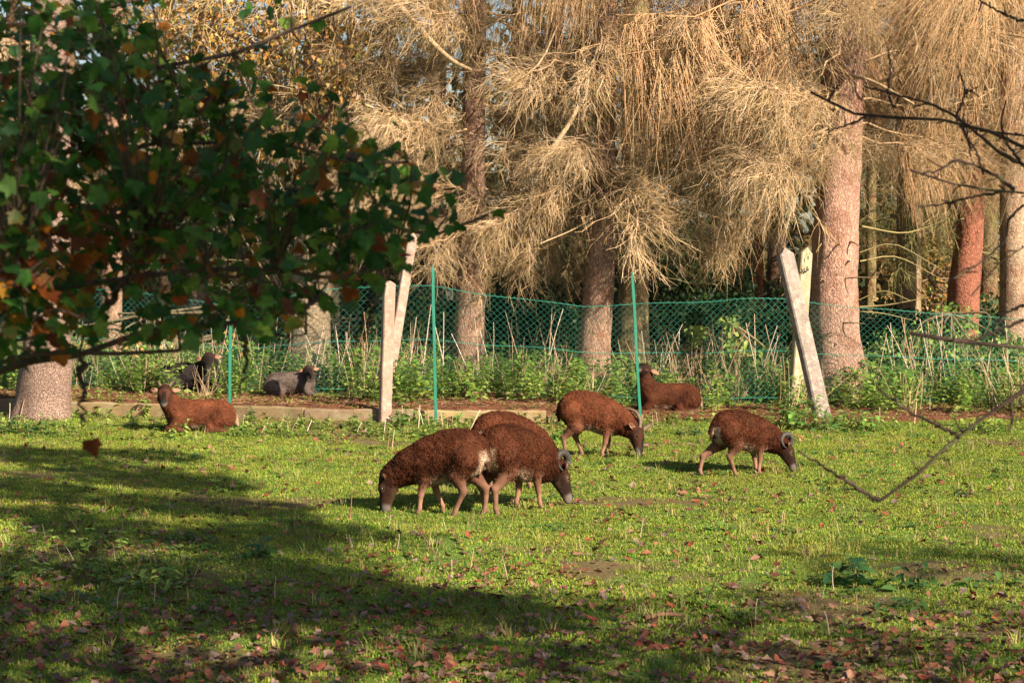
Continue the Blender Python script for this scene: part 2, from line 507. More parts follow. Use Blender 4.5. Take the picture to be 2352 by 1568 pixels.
NETTLE = [(0.20, 0.34, 0.055), (0.28, 0.40, 0.07), (0.13, 0.26, 0.045), (0.37, 0.42, 0.11)]
b = Bag(); nettle(b, 5, 0.16, 0.15, 0.46, 0.10, NETTLE)
scatter('undergrowth', b.mesh('nettle_clump', M['leaf']), 'under', 24.0, 0.42, 1.08, 71, 'green nettle undergrowth filling the ground behind the wire mesh', 'undergrowth', 0.2)
b = Bag(); nettle(b, 6, 0.14, 0.05, 0.16, 0.06, NETTLE)
scatter('low_weeds', b.mesh('weed_clump', M['leaf']), 'weed', 30, 0.6, 1.3, 81, 'low green weeds growing along the foot of the concrete edging', 'weeds', 0.2)
b = Bag(); nettle(b, 9, 0.11, 0.015, 0.05, 0.045, [(.09, .19, .04), (.13, .24, .05), (.07, .15, .04)])
scatter('low_weeds', b.mesh('clover_clump', M['leaf']), 'grass', 1.3, 0.5, 1.4, 85, 'tiny dark green rosettes dotted through the pasture grass', 'weeds', 0.15)
b = Bag()
for k in range(5):
    n = 4; h = rng.uniform(.3, .75, n); base = rng.normal(0, .12, (n, 3)); base[:, 2] = -.02
    d = np.stack([rng.normal(0, .28, n), rng.normal(0, .28, n), np.ones(n)], -1)
    s = np.linspace(0, 1, 4)[None, :, None]
    pth = base[:, None] + d[:, None] * h[:, None, None] * s + s ** 2 * rng.normal(0, .08, (n, 1, 3))
    v, q = tubes(pth, np.linspace(.0045, .002, 4)[None].repeat(n, 0), 3)
    b.add(v, q, np.repeat(np.array([(.58, .41, .26), (.48, .30, .18), (.62, .47, .29)])[rng.integers(0, 3, n)], 12, 0))
scatter('dead_stems', b.mesh('dead_stem_clump', M['stalk']), 'under', 2.0, 0.5, 1.1, 91, 'tangle of thin dead stems standing in the undergrowth', 'dead stems', 0.3)
print('ground ok')
#--PART2--
# ------------------------------------------------------------------ trees
def trunk_mesh(name, pts, radii, mat, col, sides=30, rings=110, rough=0.055, flute=0.0, mottle=0.2, seed=0):
    n = rings
    path = smooth_path(pts, n)
    L = np.concatenate([[0], np.cumsum(np.linalg.norm(np.diff(np.asarray(pts), axis=0), axis=1))])
    ss = np.linspace(0, L[-1], n)
    r = np.interp(ss, L, radii)
    v, q = tubes(path[None], r[None], sides)
    V = v.reshape(n, sides, 3)
    c = path[:, None, :]
    dirs = unit(V - c)
    nz = fbm(np.stack([V[..., 0] * 6, V[..., 1] * 6, V[..., 2] * 1.8], -1), seed, 3) + .6 * vnoise(np.stack([V[..., 0] * 22, V[..., 1] * 22, V[..., 2] * 5], -1), seed + 2)
    ang = np.arctan2(dirs[..., 1], dirs[..., 0])
    fl = flute * np.exp(-ss / 0.35)[:, None] * (np.cos(ang * 5 + seed) * .6 + np.cos(ang * 3 + 2 * seed) * .5)
    V = V + dirs * (r[:, None] * (rough * nz * 1.6 + fl))[..., None]
    col = np.asarray(col, float)
    cc = np.tile(col, (n * sides, 1)) * (1 + mottle * fbm(V.reshape(-1, 3) * 3.0, seed + 5, 3)[:, None])
    return mesh(name, V.reshape(-1, 3), q, mat, cc)

def hang(start, d, length, grav, k=4, wig=0.06):
    """curved twigs: N starts, directions, lengths, gravity"""
    n = len(start)
    s = np.linspace(0, 1, k)[None, :, None]
    L = np.asarray(length)[:, None, None]
    g = np.asarray(grav)[:, None, None] * np.array([0, 0, -1.0])
    p = start[:, None] + d[:, None] * L * s + g * L * s ** 2
    p[:, 1:] += rng.normal(0, 1, (n, k - 1, 3)) * wig * L * s[:, 1:]
    return p

def at(path, t):
    x = np.clip(t, 0, 1) * (len(path) - 1)
    i = np.minimum(x.astype(int), len(path) - 2)
    f = (x - i)[:, None]
    return path[i] * (1 - f) + path[i + 1] * f

def make_bough(style, seed):
    L = rng.uniform(1.4, 2.5)
    s = np.linspace(0, 1, 9)
    droop = {0: .35, 1: .15, 2: .25, 3: 0.2}[style] * rng.uniform(.2, 1.6)
    main = np.stack([L * s, 0.16 * L * np.sin(s * rng.uniform(2, 5) + seed) * s, -droop * L * s ** 1.3 + rng.uniform(.05, .3) * L * s ** 3], -1)
    main[1:] += rng.normal(0, .025, (8, 3))
    bag = Bag()
    wood = {0: (.40, .26, .15), 1: (.38, .23, .12), 2: (.25, .20, .10), 3: (.24, .21, .09)}[style]
    v, q = tubes(main[None], np.linspace(.017, .005, 9)[None], 6); bag.add(v, q, wood)
    ns = {0: 24, 1: 24, 2: 18, 3: 14}[style]
    t = np.sort(rng.uniform(.15, 1, ns))
    st = at(main, t)
    sgn = np.where(np.arange(ns) % 2 == 0, 1, -1)
    ang = rng.uniform(.25, 1.25, ns) * sgn
    d2 = unit(np.stack([np.cos(ang), np.sin(ang), rng.uniform(-.7, .35, ns)], -1))
    l2 = rng.uniform(.35, .85, ns) * (1.2 - .6 * t) * (.75 if style == 1 else 1)
    sec = hang(st, d2, l2, rng.uniform(-.15, .6, ns), 6, .06)
    v, q = tubes(sec, np.linspace(.0060, .0028, 6)[None].repeat(ns, 0), 3)
    bag.add(v, q, np.array(wood) * 1.1)
    m = {0: 13, 1: 17, 2: 11, 3: 9}[style]
    pts, ds, ls, gs = [], [], [], []
    for i in range(ns):
        tt = rng.uniform(.08, 1, m)
        p0 = at(sec[i], tt)
        tan = unit(sec[i][-1] - sec[i][0])
        perp = rng.normal(0, 1, (m, 3)); perp = unit(perp - (perp @ tan)[:, None] * tan)
        fa = rng.uniform(.35, 1.15, m)[:, None]
        rd = tan * np.cos(fa) + perp * np.sin(fa)
        if style == 1:
            dd = unit(rd * .5 + np.array([0, 0, -.5])); ll = rng.uniform(.3, .85, m); gg = rng.uniform(.4, 1.2, m)
        elif style == 0:
            dd = unit(rd + np.array([0, 0, -.15])); ll = rng.uniform(.12, .5, m); gg = rng.uniform(-.15, .55, m)
        else:
            dd = unit(rd + np.array([0, 0, -.15])); ll = rng.uniform(.15, .55, m); gg = rng.uniform(.0, .45, m)
        pts.append(p0); ds.append(dd); ls.append(ll); gs.append(gg)
    pts = np.concatenate(pts); ds = np.concatenate(ds); ls = np.concatenate(ls); gs = np.concatenate(gs)
    ter = hang(pts, ds, ls, gs, 4, .06 if style == 1 else .10)
    nt_ = len(ter)
    v, q = tubes(ter, np.array([.0030, .0026, .0021, .0012])[None] * rng.uniform(.8, 1.3, (nt_, 1)), 3)
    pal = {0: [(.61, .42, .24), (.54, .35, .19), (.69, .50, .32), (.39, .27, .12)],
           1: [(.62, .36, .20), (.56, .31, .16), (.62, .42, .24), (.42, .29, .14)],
           2: [(.22, .165, .065), (.27, .185, .08), (.14, .13, .045), (.18, .11, .05)],  # background twigs: shade of the depth put into a darker palette
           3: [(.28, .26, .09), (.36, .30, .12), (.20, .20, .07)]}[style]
    col = np.array(pal)[rng.integers(0, len(pal), nt_)] * rng.uniform(.8, 1.15, (nt_, 1))
    bag.add(v, q, np.repeat(col, 12, 0))
    nq = int(nt_ * (1.2 if style == 0 else .5))                 # side spurs on the fine twigs
    idx = rng.integers(0, nt_, nq)
    k = rng.integers(1, 3, nq)
    p0 = ter[idx, k]
    dd = unit(unit(ter[idx, k + 1] - ter[idx, k]) + rng.normal(0, .5, (nq, 3)))
    sp = hang(p0, dd, ls[idx] * rng.uniform(.25, .65, nq), rng.uniform(0, .4, nq), 3, .05)
    v, q = tubes(sp, np.array([.0022, .0018, .0010])[None].repeat(nq, 0), 3)
    bag.add(v, q, np.repeat(col[idx] * 1.05, 9, 0))
    return bag.mesh('dead_bough', M['twig'])

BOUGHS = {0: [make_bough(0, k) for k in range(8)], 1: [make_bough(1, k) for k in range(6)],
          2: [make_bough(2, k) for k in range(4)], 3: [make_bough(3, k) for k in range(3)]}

def add_bough(tree, z, az, sc, style, axis_pts, pitch=0.0, r=0.1):
    zs = axis_pts[:, 2]
    x = np.interp(z, zs, axis_pts[:, 0]); y = np.interp(z, zs, axis_pts[:, 1])
    me = BOUGHS[style][rng.integers(0, len(BOUGHS[style]))]
    o = obj('bough', me, tree)
    root = np.array(tree.location)
    o.location = Vector((x + math.cos(az) * r, y + math.sin(az) * r, z)) - Vector(root)
    o.rotation_euler = Euler((rng.normal(0, .45), pitch + rng.normal(0, .2), az))
    o.scale = (sc, sc * rng.uniform(.85, 1.1), sc)
    return o

def spruce(label, d, prof, col, boughs, seed, ztop=9.5, group='spruce trees behind the wire mesh fence', cat='tree', mat='bark', flute=.12, name='spruce_tree', sides=22, mottle=.2):
    """prof: (px, py, width px) from the base up; boughs: (n, zmin, zmax, scale, style, azmin, azmax)"""
    pts, rad = [], []
    for (a, b_, w) in prof:
        p = P(a, b_, d); pts.append(p); rad.append(w / 2 * d / F)
    p0 = pts[0]
    base_z = gz(p0[0], p0[1])
    pts[0] = np.array([p0[0], p0[1], base_z - 0.08])
    top = pts[-1] + (pts[-1] - pts[-2]) / max(pts[-1][2] - pts[-2][2], .1) * max(ztop - pts[-1][2], .1)
    pts.append(top); rad.append(rad[-1] * .45)
    root = empty(name, (p0[0], p0[1], base_z))
    tag(root, label, cat, group)
    pts = np.array(pts)
    loc = pts - np.array([p0[0], p0[1], base_z])
    obj('trunk', trunk_mesh('trunk', loc, rad, M[mat], col, flute=flute, seed=seed, sides=sides, mottle=mottle), root)
    for (n, z0, z1, sc, style, a0, a1) in boughs:
        zz = np.linspace(z0, z1, n) + rng.uniform(-.1, .1, n)
        for i, z in enumerate(zz):
            az = math.radians(a0 + (a1 - a0) * ((i * 0.618 + rng.uniform(0, .12)) % 1))
            dz_ = (az - (SUN_AZ - math.pi / 2) + math.pi) % (2 * math.pi) - math.pi
            if d < 24 and abs(dz_) < .62 and z < 4.6: az += math.copysign(.8, dz_)
            add_bough(root, z, az, sc * rng.uniform(.8, 1.2), style, pts, rng.uniform(-.1, .3), .05)
    return root, pts

PINK = (.37, .225, .16)
t5, ax5 = spruce('spruce with pinkish bark between the two green posts, nearer the left one', 23.0,
       [(1076, 872, 90), (1077, 800, 74), (1082, 600, 62), (1088, 300, 54), (1092, 0, 48)], PINK,
       [(24, 2.2, 6.2, .85, 0, 130, 410), (6, 4.6, 8.5, .8, 1, 0, 360)], 3)
t6, ax6 = spruce('straight spruce with pinkish bark just left of the leaning green post', 22.5,
       [(1362, 885, 92), (1364, 800, 78), (1378, 640, 64), (1389, 450, 50), (1390, 200, 46), (1396, 0, 42)], PINK,
       [(17, 2.3, 6.2, .85, 0, 130, 410), (6, 4.5, 8.0, .75, 1, 0, 360)], 5)
t7, ax7 = spruce('olive tinted spruce trunk directly behind the leaning green post', 25.5,
       [(1452, 840, 84), (1453, 700, 72), (1456, 500, 66), (1462, 0, 56)], (.36, .28, .14),
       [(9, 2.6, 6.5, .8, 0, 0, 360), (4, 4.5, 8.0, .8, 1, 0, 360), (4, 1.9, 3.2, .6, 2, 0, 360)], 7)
t8, ax8 = spruce('thickest spruce, its bare pink trunk right of the crossed concrete posts', 21.9,
       [(1930, 905, 178), (1925, 870, 140), (1917, 780, 116), (1916, 640, 106), (1922, 480, 101), (1935, 240, 96), (1947, 0, 90)], (.45, .265, .20),
       [(18, 2.8, 6.2, .9, 0, 130, 410), (9, 4.8, 8.5, .95, 1, 150, 400)], 9, flute=.10, mottle=.12)
t9, ax9 = spruce('beige spruce trunk to the right of the thickest trunk', 27.0,
       [(2086, 800, 66), (2086, 700, 60), (2088, 450, 54), (2080, 0, 48)], (.38, .28, .17),
       [(9, 3.0, 8.0, .85, 0, 0, 360), (6, 1.7, 3.3, .7, 3, 0, 360), (6, 3.6, 8, .95, 1, 180, 360)], 11)
t10, ax10 = spruce('red barked leaning spruce trunk near the right edge', 26.0,
       [(2205, 800, 84), (2212, 700, 74), (2232, 450, 58), (2228, 200, 50), (2226, 0, 46)], (.33, .13, .085),
       [(10, 3.0, 8.0, .85, 1, 0, 360), (6, 1.8, 3.4, .7, 3, 0, 360)], 13)
t11, ax11 = spruce('pale spruce trunk at the right edge of the picture', 25.0,
       [(2330, 830, 78), (2328, 740, 66), (2326, 500, 60), (2328, 0, 52)], (.42, .29, .2),
       [(10, 2.7, 8.0, .85, 0, 90, 360), (6, 4.2, 8, .9, 1, 120, 360)], 15)
spruce('slim rust coloured trunk between the leaning green post and the crossed posts', 29.0,
       [(1742, 800, 28), (1742, 600, 24), (1745, 300, 20), (1748, 0, 16)], (.34, .13, .06), [(8, 2.6, 8, .8, 2, 0, 360)], 17, sides=12)
spruce('dark grey trunk close behind the top of the crossed concrete posts', 30.0,
       [(1785, 800, 46), (1783, 600, 42), (1785, 300, 38), (1788, 0, 32)], (.12, .085, .06), [(8, 2.8, 8, .9, 2, 0, 360)], 19, sides=14)
spruce('short pinkish trunk seen between the cracked trunk and the left green post', 24.3,
       [(255, 866, 64), (255, 780, 52), (258, 500, 46), (262, 0, 38)], PINK, [(10, 2.0, 8, .8, 0, 0, 360)], 21)
spruce('thin grey brown trunk behind the dark resting sheep', 25.0,
       [(455, 850, 52), (456, 760, 42), (458, 500, 38), (460, 0, 30)], (.30, .24, .17), [(8, 2.0, 8, .8, 2, 0, 360)], 23)
spruce('slim spruce trunk in the gap right of the thickest trunk', 29.5,
       [(2000, 760, 30), (2000, 600, 26), (2002, 300, 22), (2004, 0, 20)], (.30, .23, .11), [(8, 2.4, 8, .85, 2, 0, 360)], 25, sides=12)
# further rows, mostly seen as dark tangle between the near trunks
far = [(880, 28), (1180, 27.5), (1270, 30), (1560, 31), (1640, 28.5), (620, 28), (380, 29), (150, 28), (1870, 31), (2160, 31), (2270, 29), (2420, 27.5), (20, 27), (-120, 30), (1000, 32), (2520, 31), (1330, 34), (1480, 35), (760, 33)]
words = ['left of the first concrete post', 'between the two middle spruces', 'deep in the gap left of the straight spruce', 'in the dark gap right of the leaning green post', 'above the dark holly',
         'behind the wide beech trunk', 'behind the left green post', 'behind the cracked trunk', 'hidden by the thickest trunk', 'left of the red barked trunk', 'right of the red barked trunk', 'beyond the right edge',
         'at the left edge', 'beyond the left edge', 'far behind the left middle spruce', 'far beyond the right edge', 'far behind the straight spruce', 'far behind the olive trunk', 'far behind the beech']
for i, ((a, d), w_) in enumerate(zip(far, words)):
    if i in (13, 15, 8, 3): continue
    ww = rng.uniform(26, 44)
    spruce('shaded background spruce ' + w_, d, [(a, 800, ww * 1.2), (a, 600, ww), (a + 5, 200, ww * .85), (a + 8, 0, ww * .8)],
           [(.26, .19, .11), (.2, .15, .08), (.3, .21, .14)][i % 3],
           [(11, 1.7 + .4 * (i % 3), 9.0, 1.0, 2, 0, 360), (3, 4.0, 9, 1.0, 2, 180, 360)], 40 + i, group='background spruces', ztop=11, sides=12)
# dead stubs and thin side branches on the bare part of the thickest trunk
def tree_branch(root, pts, r0, r1, col, name='branch', mat='twig', sides=5, k=8):
    pth = smooth_path(pts, k) - np.array(root.location)
    v, q = tubes(pth[None], np.linspace(r0, r1, k)[None], sides)
    return obj(name, mesh(name, v, q, M[mat], np.array(col)), root)
for (a, b_, dx, dy, ln, r) in [(1935, 640, 70, -2, .30, .010), (1928, 742, 60, 2, .28, .011), (1925, 560, 8, 10, .16, .012), (1955, 555, 20, 12, .14, .013), (1895, 645, -10, -4, .10, .014),
                               (1900, 770, 10, -6, .09, .012), (1888, 560, -14, 20, .12, .008), (1915, 790, 8, 2, .07, .012), (1950, 600, 3, 3, .06, .014), (1895, 600, -3, 2, .05, .013)]:
    p = P(a, b_, 21.63)
    e = P(a + dx, b_ + dy, 21.63 - ln * .7)
    tree_branch(t8, [p + np.array([0, .05, 0]), (p + e) / 2 + np.array([0, 0, .01]), e], r, r * .45, (.27, .18, .11), 'branch_stub')
for (pts, r) in [([(1975, 705, 21.9), (2040, 700, 21.8), (2120, 685, 21.7)], .014), ([(1975, 600, 22), (2060, 590, 22.2), (2160, 640, 22.3)], .009), ([(1975, 715, 22), (2030, 720, 22), (2095, 735, 22)], .007),
                 ([(1975, 580, 21.9), (2050, 560, 21.8), (2130, 600, 21.7), (2170, 625, 21.7)], .008), ([(1970, 690, 21.8), (2030, 668, 21.7), (2090, 690, 21.7)], .007),
                 ([(1980, 520, 22), (2080, 535, 22), (2170, 505, 22)], .012)]:
    tree_branch(t8, [P(*p) for p in pts], r, .003, (.33, .26, .12))
# bent bare limbs of the middle trees
for (root, pts, r) in [(t5, [(905, 0, 21.6), (990, 95, 21.7), (1040, 140, 21.9), (1080, 160, 22.2)], .040), (t5, [(1015, 0, 22.4), (1055, 90, 22.5), (1085, 170, 22.8)], .034),
                       (t5, [(1265, 345, 21.9), (1310, 280, 22.0), (1350, 200, 22.3)], .034), (t5, [(1080, 225, 22.8), (1150, 205, 22.0), (1235, 150, 21.8), (1280, 60, 22)], .022),
                       (t8, [(1925, 250, 21.7), (1850, 235, 21.2), (1800, 290, 21.0), (1690, 350, 20.9)], .020), (t8, [(1935, 170, 21.7), (2010, 190, 21.2), (2100, 240, 21.0)], .026),
                       (t8, [(1990, 200, 21.8), (2060, 170, 21.4), (2105, 110, 21.1), (2095, 60, 21.1)], .024), (t6, [(1400, 470, 22.4), (1330, 520, 22.0), (1240, 560, 21.8)], .014)]:
    tree_branch(root, [P(*p) for p in pts], r, r * .5, (.46, .32, .19), k=12, sides=7)
# beds of needle twigs: bough mass placed where the photograph shows the thickest curtains
for (root, ax, z, az, sc, st) in [(t8, ax8, 4.7, 197, 1.1, 1), (t8, ax8, 5.0, 175, 1.2, 1), (t8, ax8, 5.4, 190, 1.2, 1), (t8, ax8, 3.2, 195, 1.15, 0), (t8, ax8, 2.9, 215, 1.0, 0), (t8, ax8, 3.3, 230, 1.0, 0),
                                  (t8, ax8, 4.6, -10, 1.3, 1), (t8, ax8, 5.3, -20, 1.3, 1), (t8, ax8, 2.9, -105, .7, 0), (t8, ax8, 3.2, 5, .9, 0), (t6, ax6, 4.5, -30, 1.0, 1), (t6, ax6, 4.0, -15, 1.0, 0), (t6, ax6, 3.4, 0, 1.0, 0),
                                  (t5, ax5, 3.9, 185, 1.0, 0), (t5, ax5, 3.5, -8, 1.0, 0), (t5, ax5, 3.0, -10, .9, 0), (t5, ax5, 2.6, -110, .7, 0), (t5, ax5, 4.6, -100, 1.0, 0), (t5, ax5, 2.7, 200, .9, 0), (t5, ax5, 3.2, 230, .9, 0),
                                  (t5, ax5, 2.5, 0, .9, 0), (t6, ax6, 2.6, 190, .8, 0), (t6, ax6, 3.2, 215, .8, 0), (t8, ax8, 3.6, 205, 1.0, 0), (t8, ax8, 3.0, 180, 1.0, 0), (t8, ax8, 3.9, 170, 1.0, 0), (t5, ax5, 2.3, 10, .7, 0), (t5, ax5, 2.5, 205, .75, 0), (t6, ax6, 2.1, 175, .75, 0), (t6, ax6, 2.3, 160, .8, 0), (t6, ax6, 2.4, -10, .7, 0), (t5, ax5, 4.3, 178, 1.3, 0), (t5, ax5, 4.8, 190, 1.4, 0), (t5, ax5, 5.2, 172, 1.4, 0), (t5, ax5, 3.6, 170, 1.2, 0), (t5, ax5, 3.0, 180, 1.1, 0)]:
    add_bough(root, z, math.radians(az), sc, st, ax, .12, .1)

# cracked tree standing in front of the edging, far left
spruce('broad trunk with cracked bark standing in front of the concrete edging at left', 20.2,
       [(98, 958, 150), (100, 930, 126), (104, 860, 116), (107, 780, 108), (112, 400, 96), (118, 0, 90)], (.36, .24, .19), [], 33, name='deciduous_tree', mat='bark2', group=None, ztop=6.0, flute=.07, mottle=.1)

# ------------------------------------------------------------------ leafy crowns
def leaf_cloud(blobs, n, size, cols, dark=.25):
    """blobs: (x,y,z,rx,ry,rz)"""
    B = np.array(blobs, float)
    vol = B[:, 3] * B[:, 4] * B[:, 5]
    k = rng.choice(len(B), n, p=vol / vol.sum())
    d = rand_dirs(n) * (rng.uniform(0, 1, (n, 1)) ** .45)
    pos = B[k, :3] + d * B[k, 3:]
    keep = fbm(pos * 1.6, 77, 2) > -.22
    pos = pos[keep]; n = len(pos)
    c = np.array(cols)[rng.integers(0, len(cols), n)] * rng.uniform(.65, 1.3, (n, 1))
    s = size * rng.uniform(.6, 1.3, n)
    return leaf_blades(pos, rand_dirs(n) + np.array([0, 0, -.4]), rand_dirs(n) + np.array([0, -.3, .8]), s, s * .65, c, .2, .15)

def leafy(name, label, cat, d, prof, col, blobs_px, n, size, cols, group=None, mat='leaf', seed=0, twigs=30):
    pts = np.array([P(a, b_, d) for a, b_, w in prof]); rad = [w / 2 * d / F for _, _, w in prof]
    bz = gz(pts[0][0], pts[0][1]); pts[0][2] = bz - .05
    root = empty(name, (pts[0][0], pts[0][1], bz)); tag(root, label, cat, group)
    o0 = np.array(root.location)
    obj('trunk', trunk_mesh('trunk', pts - o0, rad, M['bark2'], col, seed=seed, sides=14, rings=40), root)
    blobs = []
    for (a, b_, dd, rx, ry, rz_) in blobs_px:
        p = P(a, b_, dd); sc = dd / F
        blobs.append((*(p - o0), rx * sc, ry, rz_ * sc))
    b = Bag(); b.add(*leaf_cloud(blobs, n, size, cols))
    cr = obj('crown', b.mesh('crown', M[mat]), root)
    B = np.array(blobs)
    bag = Bag()
    for _ in range(twigs):
        q_ = B[rng.integers(0, len(B))]
        e = q_[:3] + rand_dirs(1)[0] * q_[3:] * .8
        st = (pts - o0)[rng.integers(1, len(pts))]
        pth = smooth_path([st, (st + e) / 2 + rng.normal(0, .12, 3), e], 7)
        v, q = tubes(pth[None], np.linspace(.018, .004, 7)[None], 4); bag.add(v, q, np.array(col) * .9)
    obj('limbs', bag.mesh('limbs', M['dark_twig']), root)
    return root

AUT = [(.55, .28, .06), (.60, .38, .10), (.45, .20, .06), (.50, .36, .14), (.35, .33, .08), (.52, .34, .20)]
HOLLY = [(.03, .075, .025), (.045, .10, .03), (.02, .05, .02), (.07, .12, .03)]
leafy('beech_tree', 'wide beech trunk with thin orange and yellow autumn leaves, behind the mesh at left', 'tree', 23.4,
      [(712, 868, 128), (712, 800, 104), (713, 700, 94), (722, 400, 80), (735, 0, 66), (740, -400, 40)], (.40, .29, .19),
      [(640, 60, 23.5, 170, 1.2, 130), (760, 150, 22.8, 110, .9, 150), (800, 260, 22.8, 70, .7, 100), (560, 170, 23.5, 150, 1, 120), (700, 320, 23.2, 120, .8, 90), (830, 60, 23, 80, .8, 120), (420, 60, 24, 140, 1, 110), (650, -150, 24, 250, 1.5, 150)],
      11000, .070, AUT, seed=61, twigs=110)
leafy('holly_bush', 'dark green holly bush right of the leaning green post beyond the mesh', 'bush', 27.0, [(1600, 800, 30), (1600, 700, 24), (1605, 560, 16)], (.10, .08, .05),
      [(1560, 640, 27, 90, .8, 110), (1640, 600, 27.3, 90, .8, 110), (1600, 730, 26.6, 110, .8, 70), (1690, 690, 27, 60, .7, 90), (1530, 560, 27.5, 60, .6, 60)], 7000, .07, HOLLY, seed=63)
leafy('holly_bush', 'low dark evergreen bush between the two middle spruces beyond the mesh', 'bush', 26.0, [(1220, 830, 26), (1220, 740, 20), (1222, 660, 14)], (.10, .08, .05),
      [(1200, 740, 26, 110, .8, 80), (1290, 760, 25.8, 60, .6, 80), (1150, 780, 26, 60, .6, 60), (1240, 680, 26.5, 90, .7, 50)], 5000, .065, HOLLY, seed=64)
leafy('shrub', 'shrub with orange autumn leaves behind the mesh right of the thickest trunk', 'bush', 29.0, [(2130, 800, 20), (2130, 720, 16), (2135, 640, 10)], (.2, .13, .08),
      [(2130, 690, 29, 90, .8, 60), (2050, 720, 29.5, 60, .8, 50), (2260, 700, 29.5, 60, .8, 60), (2150, 600, 31, 160, 1, 80)], 4000, .07, AUT + [(.10, .16, .04)], seed=65)
leafy('elder_bush', 'tall pale green leafy plant behind the mesh left of the crossed concrete posts', 'bush', 22.3, [(1690, 900, 9), (1688, 820, 8), (1680, 740, 5)], (.3, .2, .1),
      [(1675, 742, 22.3, 26, .16, 26), (1690, 800, 22.3, 30, .2, 40), (1640, 830, 22.4, 40, .2, 30), (1740, 810, 22.4, 30, .2, 40), (1600, 770, 22.6, 26, .2, 30)], 420, .075, [(.30, .38, .08), (.17, .28, .06), (.38, .42, .12)], seed=66, twigs=10)
leafy('bramble_bush', 'green bramble bush behind the mesh right of the thickest trunk', 'bush', 23.0, [(2180, 860, 12), (2180, 800, 9), (2185, 720, 6)], (.2, .14, .08),
      [(2110, 800, 23, 130, .5, 60), (2250, 820, 23, 110, .5, 60), (2190, 740, 23.4, 60, .4, 50), (2060, 850, 22.8, 60, .4, 40), (2320, 830, 23, 60, .4, 70)], 3600, .06, NETTLE + [(.06, .13, .035)], seed=67)
leafy('bramble_bush', 'green bramble bush behind the mesh at the far left', 'bush', 24.0, [(350, 860, 12), (350, 800, 9), (355, 720, 6)], (.2, .14, .08),
      [(340, 800, 24, 80, .5, 60), (580, 790, 24, 90, .5, 80), (200, 800, 24, 60, .5, 70), (40, 800, 24.5, 90, .5, 80), (850, 790, 24.5, 90, .6, 90), (960, 740, 25, 80, .6, 90)], 4200, .06, NETTLE + AUT[:2] + [(.06, .13, .035)], seed=68)

SHADE_DK = HOLLY + [(.05, .09, .03), (.09, .11, .035)]  # near-black greens for bushes added to stand in for shade under the trees
for (lab, a, d, w, top, n) in [('bush added as dark shade behind the upright pale concrete post', 930, 26.0, 110, 690, 3600), ('bush added as dark shade in the gap between the straight and the olive trunk', 1400, 27.5, 90, 690, 3000),
                               ('bush added as dark shade behind the crossed concrete posts', 1800, 27.5, 110, 650, 3600), ('bush added as dark shade behind the mesh right of the thickest trunk', 2040, 27.0, 100, 700, 3200), ('bush added as dark shade behind the red barked trunk', 2230, 27.5, 120, 690, 3600),
                               ('bush added as dark shade behind the wide beech trunk', 640, 27.0, 130, 700, 3600), ('bush added as dark shade behind the left green stake', 480, 27.5, 130, 690, 3600), ('bush added as dark shade behind the broad cracked trunk', 200, 27.0, 150, 690, 3600), ('bush added as dark shade right of the left middle spruce', 1130, 27.5, 90, 660, 3200)]:
    leafy('shade_bush', lab, 'bush', d, [(a, 840, 26), (a, 760, 20), (a + 4, top + 20, 12)], (.09, .07, .045),
          [(a, (top + 830) / 2 + 20, d, w, .8, (830 - top) / 2 * .8), (a - w * .6, 780, d + .3, w * .6, .6, 60), (a + w * .6, 770, d - .2, w * .6, .6, 60), (a + w * .2, top + 30, d + .2, w * .6, .6, 50)], n, .075, SHADE_DK, 'bushes added as dark shade under the spruces', seed=int(a), twigs=12)
# far woodland closing the view: reads as one mass
blobs = []
for k in range(110):
    x = rng.uniform(-26, 26); y = rng.uniform(37, 52)
    h = rng.uniform(3.5, 10.5)
    for z in np.arange(.6, h, 1.3):
        r = (1.5 * (1 - z / (h + 1)) + .5)
        blobs.append((x + rng.normal(0, .3), y + rng.normal(0, .3), z, r, r, .9))
for x in np.arange(-15, 15.1, .85):  # nearer dense row added to darken the gaps between the twigs
    y = rng.uniform(33, 36); h = rng.uniform(5.0, 8.5)
    for z in np.arange(.5, h, 1.0):
        r = 1.1 * (1 - z / (h + 1)) + .45
        blobs.append((x + rng.normal(0, .25), y + rng.normal(0, .3), z, r, r, .8))
b = Bag(); b.add(*leaf_cloud(blobs, 90000, .24, [(.04, .06, .02), (.055, .07, .025), (.10, .08, .03), (.04, .04, .02), (.16, .10, .035)]))
o = obj('distant_woodland', b.mesh('distant_woodland', M['leaf'])); tag(o, 'dark distant woodland closing the view behind the spruces', 'woodland', kind='stuff')
print('trees ok')
#--PART3--
# ------------------------------------------------------------------ concrete edging, posts, wire mesh
def box_mesh(name, p0, p1, w, h, mat, col, seg=26, wob=.011, seed=0, z0=0.0):
    """a slab lying between p0 and p1 (its front edge), thickness w, height h"""
    p0, p1 = np.asarray(p0, float), np.asarray(p1, float)
    d = unit(p1 - p0); nrm = np.array([-d[1], d[0], 0])
    prof = [(0, -.25), (0, h - .015), (.012, h), (w - .012, h), (w, h - .015), (w, -.25)]
    V = []
    for s in np.linspace(0, 1, seg):
        c = p0 + (p1 - p0) * s
        for (a, z) in prof:
            V.append(c + nrm * a + np.array([0, 0, z]))
    V = np.array(V)
    V += wob * np.stack([vnoise(V * 6, seed), vnoise(V * 6, seed + 1), vnoise(V * 9, seed + 2)], -1)
    m = len(prof); q = []
    for i in range(seg - 1):
        for j in range(m):
            q.append([i * m + j, (i + 1) * m + j, (i + 1) * m + (j + 1) % m, i * m + (j + 1) % m])
    q = np.array(q)[:, ::-1]
    caps = [np.array([list(range(m))]), np.array([[(seg - 1) * m + j for j in reversed(range(m))]])]
    cc = np.array(col) * (1 + .18 * fbm(V * 4, seed + 3, 3)[:, None])
    return mesh(name, V, [q] + caps, mat, cc, False)

